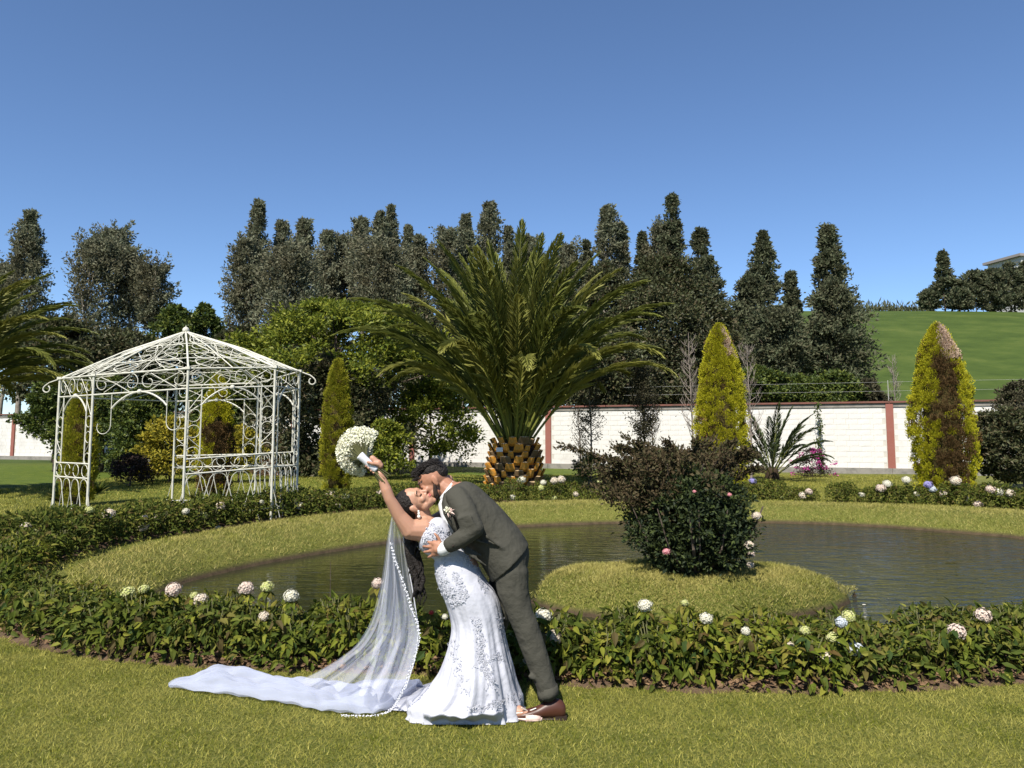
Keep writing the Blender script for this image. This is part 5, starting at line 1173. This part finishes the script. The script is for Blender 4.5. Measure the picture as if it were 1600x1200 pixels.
for cx, cy in PT2:
    d = (bxp-cx)**2+(byp-cy)**2+(~fr)*1e6; i = int(np.argmin(d))
    if d[i] < 12: PT.append((BV[i], BN[i]))
Pp = np.array([p for p, _ in PT]); Np = np.array([n_ for _, n_ in PT])
Pp = np.repeat(Pp, 3, 0)+RNG.normal(size=(len(Pp)*3, 3))*.003; Np = np.repeat(Np, 3, 0); T = unit(np.cross(Np, randdir(len(Np)))); V, F = leaves(Pp+Np*.002, T+Np*.15, .014*(.6+.8*rnd(len(Pp))), .007, fold=.25, N=Np)
o = mobj('lace_applique', np_mesh('lace_applique', V-OB, F, M['lace']), bride); o['kind'] = 'stuff'
# veil
def veilmat(name, alpha, col=(.80, .81, .90)):
    m = bpy.data.materials.new(name); m.use_nodes = True; t = m.node_tree; t.nodes.clear(); L = t.links
    out = t.nodes.new('ShaderNodeOutputMaterial'); tr = t.nodes.new('ShaderNodeBsdfTransparent'); df = t.nodes.new('ShaderNodeBsdfDiffuse'); tl = t.nodes.new('ShaderNodeBsdfTranslucent'); a = t.nodes.new('ShaderNodeMixShader'); c = t.nodes.new('ShaderNodeMixShader')
    df.inputs[0].default_value = (*col, 1); tl.inputs[0].default_value = (*col, 1); a.inputs[0].default_value = .35
    L.new(df.outputs[0], a.inputs[1]); L.new(tl.outputs[0], a.inputs[2])
    lw = t.nodes.new('ShaderNodeLayerWeight'); lw.inputs[0].default_value = .35
    mr = t.nodes.new('ShaderNodeMapRange'); mr.inputs['To Min'].default_value = alpha; mr.inputs['To Max'].default_value = min(1, alpha*2.6); L.new(lw.outputs['Facing'], mr.inputs['Value'])
    L.new(mr.outputs[0], c.inputs[0]); L.new(tr.outputs[0], c.inputs[1]); L.new(a.outputs[0], c.inputs[2]); L.new(c.outputs[0], out.inputs[0]); return m
M['tulle'] = veilmat('tulle', .19, (.72, .73, .82)); M['tulle_pile'] = veilmat('tulle_pile', .42, (.50, .53, .64))  # faint blue in both colours paints in the sky's reflection
def sheet(rowsL, rowsR, nu, foldamp, nf, ph, kk=5):
    L_ = np.array(rowsL); R_ = np.array(rowsR); L_ = np.array(dense([l[None] for l in L_], kk))[:, 0]; R_ = np.array(dense([l[None] for l in R_], kk))[:, 0]
    m = len(L_); u = np.linspace(0, 1, nu); V = []
    for i in range(m):
        t = i/(m-1); base = L_[i]*(1-u)[:, None]+R_[i]*u[:, None]; w = np.linalg.norm(R_[i]-L_[i]); amp = foldamp*min(w*2.0, .5)*np.sin(u*PI)**.4
        base[:, 1] += amp*(np.sin(u*nf*2*PI+ph+t*1.3)+.5*np.sin(u*nf*4.3*PI+ph*2+t*2)); base[:, 2] += amp*.25*np.sin(u*nf*3*PI+t*4)*(t > .7); V.append(base)
    V = np.concatenate(V); k = np.arange(nu-1); F = np.concatenate([np.stack([i*nu+k, i*nu+k+1, (i+1)*nu+k+1, (i+1)*nu+k], 1) for i in range(m-1)]); V[:, 2] = np.maximum(V[:, 2], .012); return V, F
veil = empty('veil_anchor') if False else None
rl = [(612, 806, .03), (607, 830, .05), (603, 856, .06), (600, 882, .08), (595, 912, .10), (588, 942, .13), (577, 975, .17), (556, 1008, .22), (528, 1030, .27), (498, 1048, .30), (470, 1062, .30), (452, 1070, .30)]
rr2 = [(621, 806, .0), (629, 830, -.0), (633, 856, .0), (637, 882, .0), (643, 912, -.01), (648, 942, -.02), (652, 970, -.03), (654, 985, -.04), (652, 1008, -.06), (647, 1035, -.08), (640, 1058, -.10), (634, 1076, -.12)]
V, F = sheet([Q(*p) for p in rl], [Q(*p) for p in rr2], 90, .10, 3.2, .4); vl = mobj('veil', np_mesh('veil', V-OB, F, M['tulle'], True), bride)
# second, nearer fold with the lace edge
rl3 = [(612, 808, .0), (609, 835, .0), (606, 865, .01), (603, 895, .02), (598, 925, .03), (594, 960, .04), (588, 995, .05), (580, 1030, .06), (570, 1060, .07), (560, 1085, -.1)]
re3 = [(614, 830, -.05), (617, 862, -.06), (624, 890, -.07), (633, 922, -.08), (643, 950, -.09), (652, 975, -.10), (655, 996, -.11), (648, 1025, -.13), (637, 1060, -.16), (622, 1090, -.20)]
V, F = sheet([Q(*p) for p in rl3], [Q(*p) for p in re3], 60, .10, 2.3, 1.9); mobj('veil', np_mesh('veil', V-OB, F, M['tulle'], True), bride)
# part lying on the grass
top = [G(264, 1074), G(303, 1062), G(338, 1056), G(384, 1056), G(424, 1067), G(458, 1073), G(500, 1076), G(540, 1077), G(590, 1077), G(640, 1078), G(668, 1084)]
bot = [G(266, 1078), G(312, 1085), G(357, 1090), G(404, 1097), G(448, 1104), G(486, 1112), G(520, 1117), G(556, 1120), G(588, 1119), G(614, 1110), G(640, 1096)]
V, F = sheet(top, bot, 60, 0, 3, 0, 6); n_ = len(V); uu = np.tile(np.linspace(0, 1, 60), n_//60); rr_ = np.repeat(np.linspace(0, 1, n_//60), 60)
V[:, 2] = .014+np.sin(uu*PI)**.5*(.022+.045*np.abs(np.sin(rr_*10+2.2*np.sin(uu*5+1)+uu*3))+.014*np.abs(np.sin(rr_*23+3*np.sin(uu*9)))+.010*np.sin(uu*41+rr_*9))*np.minimum(rr_*6, 1); V[:, 2] += .01*np.abs(np.sin(rr_*40))
mobj('veil_train', np_mesh('veil_train', V-OB, F, M['tulle_pile'], True), bride); V2 = V.copy(); V2[:, 2] += .012+.008*np.sin(uu*14+rr_*30); V2[:, 1] -= .015; mobj('veil_train', np_mesh('veil_train', V2-OB, F, M['tulle_pile'], True), bride)
# gown train: opaque satin on the grass
top = [G(520, 1090), G(580, 1087), G(625, 1081), G(650, 1078), G(675, 1072), G(705, 1066)]; bot = [G(525, 1100), G(585, 1110), G(630, 1114), G(675, 1116), G(715, 1117), G(755, 1117)]
V, F = sheet(top, bot, 40, 0, 3, 0, 8); n_ = len(V); uu = np.tile(np.linspace(0, 1, 40), n_//40); rr_ = np.repeat(np.linspace(0, 1, n_//40), 40); V[:, 2] = .012+np.sin(uu*PI)**.5*(.03+.028*np.abs(np.sin(uu*8+rr_*5)))*(.4+.8*rr_)
mobj('gown_train', np_mesh('gown_train', V-OB, F, M['dress'], True), bride)
# lace edging: row of small flat flowers along the veil edge
edge = [Q(611, 850, -.06), Q(616, 870, -.07), Q(624, 892, -.08), Q(634, 922, -.09), Q(644, 952, -.10), Q(652, 975, -.11), Q(655, 996, -.12), Q(648, 1026, -.14), Q(638, 1058, -.17), Q(628, 1082, -.2), G(616, 1104, .03), G(600, 1116, .03), G(580, 1119, .03), G(555, 1119.5, .03), G(535, 1118.5, .03)]
edge = np.array(dense([e[None] for e in edge], 8))[:, 0]; dd = np.concatenate([[0], np.cumsum(np.linalg.norm(np.diff(edge, axis=0), axis=1))]); ns_ = int(dd[-1]/.021); qs = np.linspace(0, dd[-1], ns_); EP = np.stack([np.interp(qs, dd, edge[:, i]) for i in range(3)], 1)
Nn = np.tile(np.array((0, -1., .25)), (ns_, 1)); Nn[EP[:, 2] < .06] = (0, -.35, .94); Vs = []; Fs = []; c = 0
for k in range(5):
    a = k*2*PI/5; t1 = unit(np.cross(Nn, np.array((.3, .2, 1.)))); t2 = np.cross(Nn, t1); V, F = leaves(EP+Nn*.004+RNG.normal(size=EP.shape)*.0025, t1*math.cos(a)+t2*math.sin(a), .0105, .0075, fold=.2, N=Nn+RNG.normal(size=Nn.shape)*.35); Vs.append(V); Fs.append(F+c); c += len(V)
o = mobj('veil_lace_edge', np_mesh('veil_lace_edge', np.concatenate(Vs)-OB, np.concatenate(Fs), M['ribbon']), bride); o['kind'] = 'stuff'
b = pb(OB); b.tube(np.array([Q(px, py, dy) for px, py, dy in rr2]), .0028, 4); b.build('veil_hem', M['ribbon'], bride)
# shoe with straps and bow
b = pb(OB); ax_, ay_ = ank[0], ank[1]
sole = [];
for t, w_, z in [(-.05, .022, .022), (-.02, .030, .020), (.03, .031, .016), (.08, .036, .013), (.125, .030, .012), (.155, .014, .012), (.168, .004, .012)]:
    a = np.arange(12)*2*PI/12; sole.append(np.stack([0*a+ax_+t, ay_-.02*t/.1+np.cos(a)*w_, z+np.sin(a)*.012], 1))
b.loft(sole); 
up_ = [];
for t, w_, h_ in [(.07, .037, .030), (.10, .035, .028), (.13, .027, .022), (.158, .012, .012)]:
    a = np.arange(12)*2*PI/12; up_.append(np.stack([0*a+ax_+t, ay_-.02*t/.1+np.cos(a)*w_, .018+np.sin(a)*h_], 1))
b.loft(up_); b.build('shoe', M['blush'], bride, True)
b = pb(OB)
for (p0, p1) in [((.085, -.01, .050), (.045, -.05, .085)), ((.085, -.01, .050), (.13, -.03, .075)), ((.085, -.01, .050), (.02, -.03, .05)), ((.085, -.01, .050), (.115, -.045, .035)), ((-.02, -.035, .045), (.05, -.035, .052))]: b.capsule((ax_+p0[0], ay_+p0[1], p0[2]), (ax_+p1[0], ay_+p1[1], p1[2]), .0045, .003, 6)
b.build('shoe_bow', M['pearl'], bride, True)
# ---- bouquet: a thing held in the hand
h0 = Q(597, 743, -.17); h1 = Q(562, 711, -.19); OQ = h1; bq = empty('bouquet', OQ, 0, "round bouquet of tiny white flowers with wrapped stems in the bride's raised hand", 'bouquet')
b = pb(OQ); b.loft([h0+(h1-h0)*t+(u1[None]*np.cos(np.arange(18)*PI/9)[:, None]+v1[None]*np.sin(np.arange(18)*PI/9)[:, None])*r for t, r in [(.25, .021), (.3, .024), (.55, .0235), (.8, .024), (.96, .026), (1.0, .025), (1.01, .018)]]); b.build('ribbon_wrap', M['ribbon'], bq, True)
b = pb(OQ)
for k in range(34):
    a = random.uniform(0, 6.28); r0 = random.uniform(0, .026); e = u1*math.cos(a)*r0+v1*math.sin(a)*r0; b.tube([h0+(h1-h0)*.40+e*.8, h0-(h1-h0)*random.uniform(.0, .22)+e*1.6], .0034, 4)
b.build('stems', M['stem'], bq)
bcen = Q(564, 705, .03); dirB = unit(np.array((-.80, -.10, .25)))
n = 3400; D_ = randdir(n*2); D_ = D_[(D_@dirB) > -.42][:n]; n = len(D_); ax3 = np.array((.150, .14, .150)); Pq = bcen+D_*ax3*(.86+.16*rnd(n))[:, None]
Vs = []; Fs = []; c = 0
for k in range(2): V, F = leaves(Pq+randdir(n)*.004, randdir(n)+D_*.4, .013, .011, N=D_+randdir(n)*.4); Vs.append(V); Fs.append(F+c); c += len(V)
o = mobj('blossoms', np_mesh('blossoms', np.concatenate(Vs)-OQ, np.concatenate(Fs), M['breath']), bq); o['kind'] = 'stuff'
b = pb(OQ)
for i in RNG.choice(n, 170, replace=False): q = bcen+D_[i]*ax3*.84; b.tube([h1+(h0-h1)*.25, (h1+q)/2+D_[i]*.01, q], [.003, .002, .0015], 3)
b.build('sprigs', M['stem'], bq)['kind'] = 'stuff'
n = 500; D2 = randdir(n*2); D2 = D2[(D2@dirB) > -.65][:n]; V, F = leaves(bcen+D2*ax3*(.35+.42*rnd(len(D2)))[:, None], randdir(len(D2))+D2*.5, .045, .014); o = mobj('greenery', np_mesh('greenery', V-OQ, F, M['hyd']), bq); o['kind'] = 'stuff'

# ---- groom
groom = empty('person', Q(830, 1112) * np.array((1, 1, 0)), 0, 'groom in grey green suit leaning over the bride and kissing her', 'person'); OG = np.array(groom.location)
b = pb(OG); fg = unit(np.array((-.80, -.14, -.52))); ug = np.array((-.50, 0, .86)); MG = frame(fg, ug); gc_ = Q(677, 752, .03)
LG = head_parts(b, gc_, MG, 1.04, True)
b.capsule(LG((0, -.035, -.05)), Q(703, 767, .03), .062, .066); b.capsule(Q(703, 767, .03), Q(716, 778, .03), .07, .09)
# torso, hips, legs: one body under the clothes
b.capsule(Q(722, 782, .03), Q(760, 830, .03), .12, .12); b.capsule(Q(760, 830, .03), Q(795, 872, .03), .12, .125)
b.capsule(Q(798, 890, -.06), Q(818, 985, -.08), .075, .05); b.capsule(Q(818, 985, -.08), Q(856, 1085, -.10), .045, .035); b.capsule(Q(790, 890, .12), Q(772, 985, .16), .075, .05); b.capsule(Q(772, 985, .16), Q(776, 1085, .2), .045, .035)
# near arm to the hand on her back
sg_ = Q(716, 783, -.15); eg = Q(741, 826, -.22); wg = Q(695, 856, -.185); b.capsule(sg_, eg, .05, .042); b.capsule(eg, wg, .04, .028); b.capsule(sg_, Q(716, 780, .03), .05, .08)
hg = Q(684, 858, -.175); b.capsule(wg, hg, .029, .030); b.capsule(Q(687, 853, -.178), Q(679, 849, -.165), .026, .020); b.capsule(Q(687, 861, -.172), Q(679, 865, -.155), .026, .020); b.capsule(Q(683, 855, -.175), Q(679, 860, -.165), .024, .020)
bs = [Q(678, 849, -.163), Q(676, 854, -.163), Q(676, 860, -.160), Q(678, 866, -.155)]
fingers(b, bs, [(-.8, .25, .15), (-.85, .25, -.05), (-.85, .28, -.22), (-.7, .3, -.42)], [.070, .080, .075, .058], .0105, .55, (.1, 1.0, 0))
fingers(b, [Q(688, 848, -.175)], [(-.35, -.1, .9)], [.062], .0115, .35, (-.9, .3, 0))
# far arm behind the bride
b.capsule(Q(712, 782, .2), Q(722, 830, .28), .05, .042); b.capsule(Q(722, 830, .28), Q(690, 845, .20), .04, .03)
fh2 = Q(684, 846, .22); b.capsule(Q(690, 845, .22), fh2, .03, .028); fingers(b, [fh2+np.array((-.02, 0, .014*k)) for k in (-1.5, -.5, .5, 1.5)], [(-.9, .15, .08*k) for k in range(4)], [.07, .078, .074, .06], .010, .4, (0, -.9, 0))
fuse(b, 'body', M['skin_groom'], groom, .005, 3)
# hair: short sides, tousled top
b = pb(OG); b.ell(LG((0, -.024, .062)), (.078, .090, .062), MG, 16, 11); b.ell(LG((0, -.058, .028)), (.073, .060, .060), MG, 14, 9); b.ell(LG((0, .042, .086)), (.050, .040, .024), MG, 12, 8)
fuse(b, 'hair', M['hair'], groom, .006, 2)
b = pb(OG)
for k in range(420):
    x = random.uniform(-.068, .068); y = random.uniform(-.10, .078); z = .062+.062*math.sqrt(max(0, 1-(x/.085)**2-((y+.02)/.105)**2)); p0 = LG((x, y, z-.006)); p1 = LG((x*1.05+random.gauss(0, .006), y+.022+random.gauss(0, .008), z+.005+random.gauss(0, .004)+(.010 if y > .03 else 0))); b.tube([p0, (p0+p1)/2+.003*randdir(1)[0], p1], [.0035, .0026, .0008], 4)
b.build('hair_tufts', M['hair'], groom, True)['kind'] = 'stuff'
b = pb(OG); b.ell(LG((0, .046, -.076)), (.055, .049, .036), MG, 16, 9); b.ell(LG((0, .073, -.096)), (.029, .023, .024), MG, 12, 8)
for sx in (-1, 1): b.capsule(LG((sx*.072, .006, -.02)), LG((sx*.054, .030, -.072)), .010, .019, 8); b.ell(LG((sx*.018, .094, -.044)), (.014, .006, .005), MG, 8, 6)
fuse(b, 'beard', M['beard'], groom, .0045, 2)
for sx in (-1, 1):
    b = pb(OG); b.tube([LG((sx*(.032+.021*t), .094-.012*t*t, .031+.004*(1-t*t))) for t in np.linspace(-1, 1, 6)], [.002, .0036, .004, .004, .003, .001], 5); b.build('eyebrow', M['hair'], groom)
# shirt collar and cuff
b = pb(OG)
def oring(cx, cy, ang, hp, dr, dy=0, n=28): return oval(cx, cy, ang, hp, dr, n, dy)
b.loft([oring(697, 765, 52, 17.5, .068, .03), oring(700, 769, 50, 19, .074, .03), oring(704, 773, 50, 20, .078, .03)]); b.build('shirt_collar', M['shirt'], groom, True)
b = pb(OG); ca = unit(wg-eg); cs = Q(698, 854.5, -.188); b.capsule(cs, cs+ca*.028, .040, .039, 16); b.build('shirt_cuff', M['shirt'], groom, True)
b = pb(OG); b.capsule(Q(697, 790, -.01), Q(708, 820, -.02), .05, .06); b.build('shirt_front', M['shirt'], groom, True)
# jacket
b = pb(OG)
b.loft(dense([oval(702, 764, 40, 13, .085, 24, .03), oval(709, 769, 42, 25, .155, 24, .03), oval(717, 778, 38, 33, .200, 24, .03), oval(730, 794, 38, 37, .205, 24, .03), oval(746, 812, 38, 39, .195, 24, .03), oval(762, 830, 38, 39.5, .185, 24, .03), oval(777, 848, 40, 39.5, .19, 24, .03), oval(788, 864, 43, 40, .20, 24, .03), oval(797, 880, 44, 40.5, .205, 24, .03)], 4))
b.capsule(Q(715, 779, -.11), Q(727, 800, -.185), .078, .070); b.capsule(Q(727, 800, -.185), Q(741, 826, -.225), .070, .060); b.capsule(Q(741, 826, -.225), Q(722, 841, -.22), .060, .055); b.capsule(Q(722, 841, -.22), Q(703, 851.5, -.195), .055, .047)
for i in range(6):
    t = i/5; c0 = Q(732+9*t, 806+24*t, -.235); b.capsule(c0+np.array((-.05, -.015+.01*t, -.016)), c0+np.array((.012, -.045, .012)), .022, .008)
for (p0, p1, r) in [((716, 850), (752, 868), .016), ((722, 838), (765, 850), .013), ((728, 862), (760, 884), .014), ((760, 838), (786, 858), .012), ((715, 842), (704, 849), .013), ((728, 838), (716, 836), .014)]: b.capsule(Q(*p0, -.20), Q(*p1, -.165), r, r*.5)
b.capsule(Q(715, 779, .17), Q(724, 815, .25), .078, .065); b.capsule(Q(724, 815, .25), Q(722, 832, .28), .062, .058); b.capsule(Q(722, 832, .28), Q(697, 843, .21), .055, .045)
jk = fuse(b, 'jacket', M['suit'], groom, .0085, 4)
# lapel, pocket flap, vent, cuff buttons
def ribbon_(b, pts, w, nrm, th=.006):
    pts = np.array(pts); T_ = unit(np.gradient(pts, axis=0)); s_ = np.cross(T_, np.array(nrm)); s_ = unit(s_); w = np.broadcast_to(w, (len(pts),))[:, None]; nn = np.array(nrm)*th
    b.loft([np.array([p-s*ww/2, p+s*ww/2, p+s*ww/2+nn, p-s*ww/2+nn]) for p, s, ww in zip(pts, s_, w)])
b = pb(OG); ribbon_(b, [Q(696, 770, -.085), Q(695, 784, -.125), Q(699, 800, -.16), Q(707, 818, -.165), Q(716, 838, -.15)], [.02, .05, .06, .045, .015], (-.5, -.85, -.1)); b.build('lapel', M['suit'], groom, True)
for k in range(3): b = pb(OG); c0 = Q(708+3.2*k, 853-2.6*k, -.252+.0*k); b.ell(c0, (.006, .004, .006), nu=8, nv=5); b.build('cuff_button', M['sole'], groom, True)
# trousers
b = pb(OG)
b.loft(dense([oval(795, 866, 36, 34, .155, 20, .03), oval(800, 880, 30, 31, .175, 20, .03), oval(799, 896, 20, 27, .17, 20, .03)], 3))
def leg(pl, rl, n=16):
    for i in range(len(pl)-1): b.capsule(pl[i], pl[i+1], rl[i], rl[i+1], 16)
leg([Q(799, 895, -.05), Q(801, 920, -.065), Q(812, 957, -.075), Q(822, 980, -.08), Q(831, 1006, -.085), Q(843, 1040, -.09), Q(853, 1070, -.10), Q(856, 1080, -.10)], [.108, .098, .080, .078, .076, .070, .062, .062])
leg([Q(792, 895, .12), Q(786, 920, .13), Q(779, 957, .145), Q(772, 985, .16), Q(774, 1030, .18), Q(776, 1075, .2)], [.105, .098, .082, .076, .068, .062])
for (x, y, w_) in [(826, 1000, 1), (833, 1018, -1), (846, 1052, 1), (838, 1060, -1), (806, 905, 1)]: b.capsule(Q(x-9, y-3, -.14), Q(x+8, y+6, -.145), .016, .007)
tr = fuse(b, 'trousers', M['suit'], groom, .0085, 3)
# shoes
def shoe(ax_, ay_, s, lab=None):
    b = pb(OG); R_ = []
    for t, w_, h_, zc in [(.075, .020, .030, .045), (.055, .034, .050, .055), (.01, .040, .058, .062), (-.04, .038, .050, .055), (-.09, .040, .036, .042), (-.14, .045, .028, .034), (-.19, .040, .022, .028), (-.225, .026, .015, .022), (-.24, .010, .008, .018)]:
        a = np.arange(18)*2*PI/18; z = np.maximum(zc+np.sin(a)*h_, .014); R_.append(np.stack([0*a+ax_+t*s, ay_+.05*t+np.cos(a)*w_, z], 1))
    b.loft(dense(R_, 3)); o = b.build('shoe', M['shoe_brown'], groom, True)
    q = pb(OG); R_ = []
    for t, w_ in [(.082, .018), (.06, .036), (.0, .036), (-.06, .034), (-.14, .047), (-.20, .042), (-.235, .026), (-.248, .008)]:
        a = np.arange(14)*2*PI/14; R_.append(np.stack([0*a+ax_+t*s, ay_+.05*t+np.cos(a)*w_, .008+np.sin(a)*.009], 1))
    q.loft(R_); q.box((ax_+.045*s, ay_, .012), (.07, .066, .024)); V, F = q.arr(); so = mobj('sole', np_mesh('sole', V+OG-OG, F, M['sole']), o)
    for k in range(4):
        l = pb(OG); t = -.035-.018*k; zz = .105-.010*k; l.tube([(ax_+t*s, ay_-.028, zz-.012), (ax_+(t-.003)*s, ay_, zz+.002), (ax_+t*s, ay_+.028, zz-.012)], .0028, 5); mobj('shoelace', np_mesh('shoelace', *l.arr(), M['sole']), o)
shoe(Q(864, 1085, -.10)[0], Y0-.10, 1.0); shoe(Q(785, 1085, .2)[0], Y0+.2, 1.0)
b = pb(OG); c0 = Q(856, 1083, -.10); b.loft([oval(855, 1072, 10, 15.5, .062, 20, -.10), oval(856, 1082, 14, 16, .064, 20, -.10), oval(857, 1088, 16, 16.2, .065, 20, -.10)]); b.build('trouser_cuff', M['suit'], groom, True)
# boutonniere
b0 = Q(700, 797, -.185); n = 60; V, F = leaves(b0+randdir(n)*.012, randdir(n), .018, .014); bt = mobj('boutonniere', np_mesh('boutonniere', V-OG, F, M['breath']), groom)
n = 16; V, F = leaves(np.tile(b0, (n, 1)), RNG.normal(size=(n, 3))*np.array((.6, .3, .3))+np.array((.8, -.2, -.25)), .06, .012); mobj('boutonniere_grass', np_mesh('boutonniere_grass', V-OG, F, M['blush']), groom)['kind'] = 'stuff'
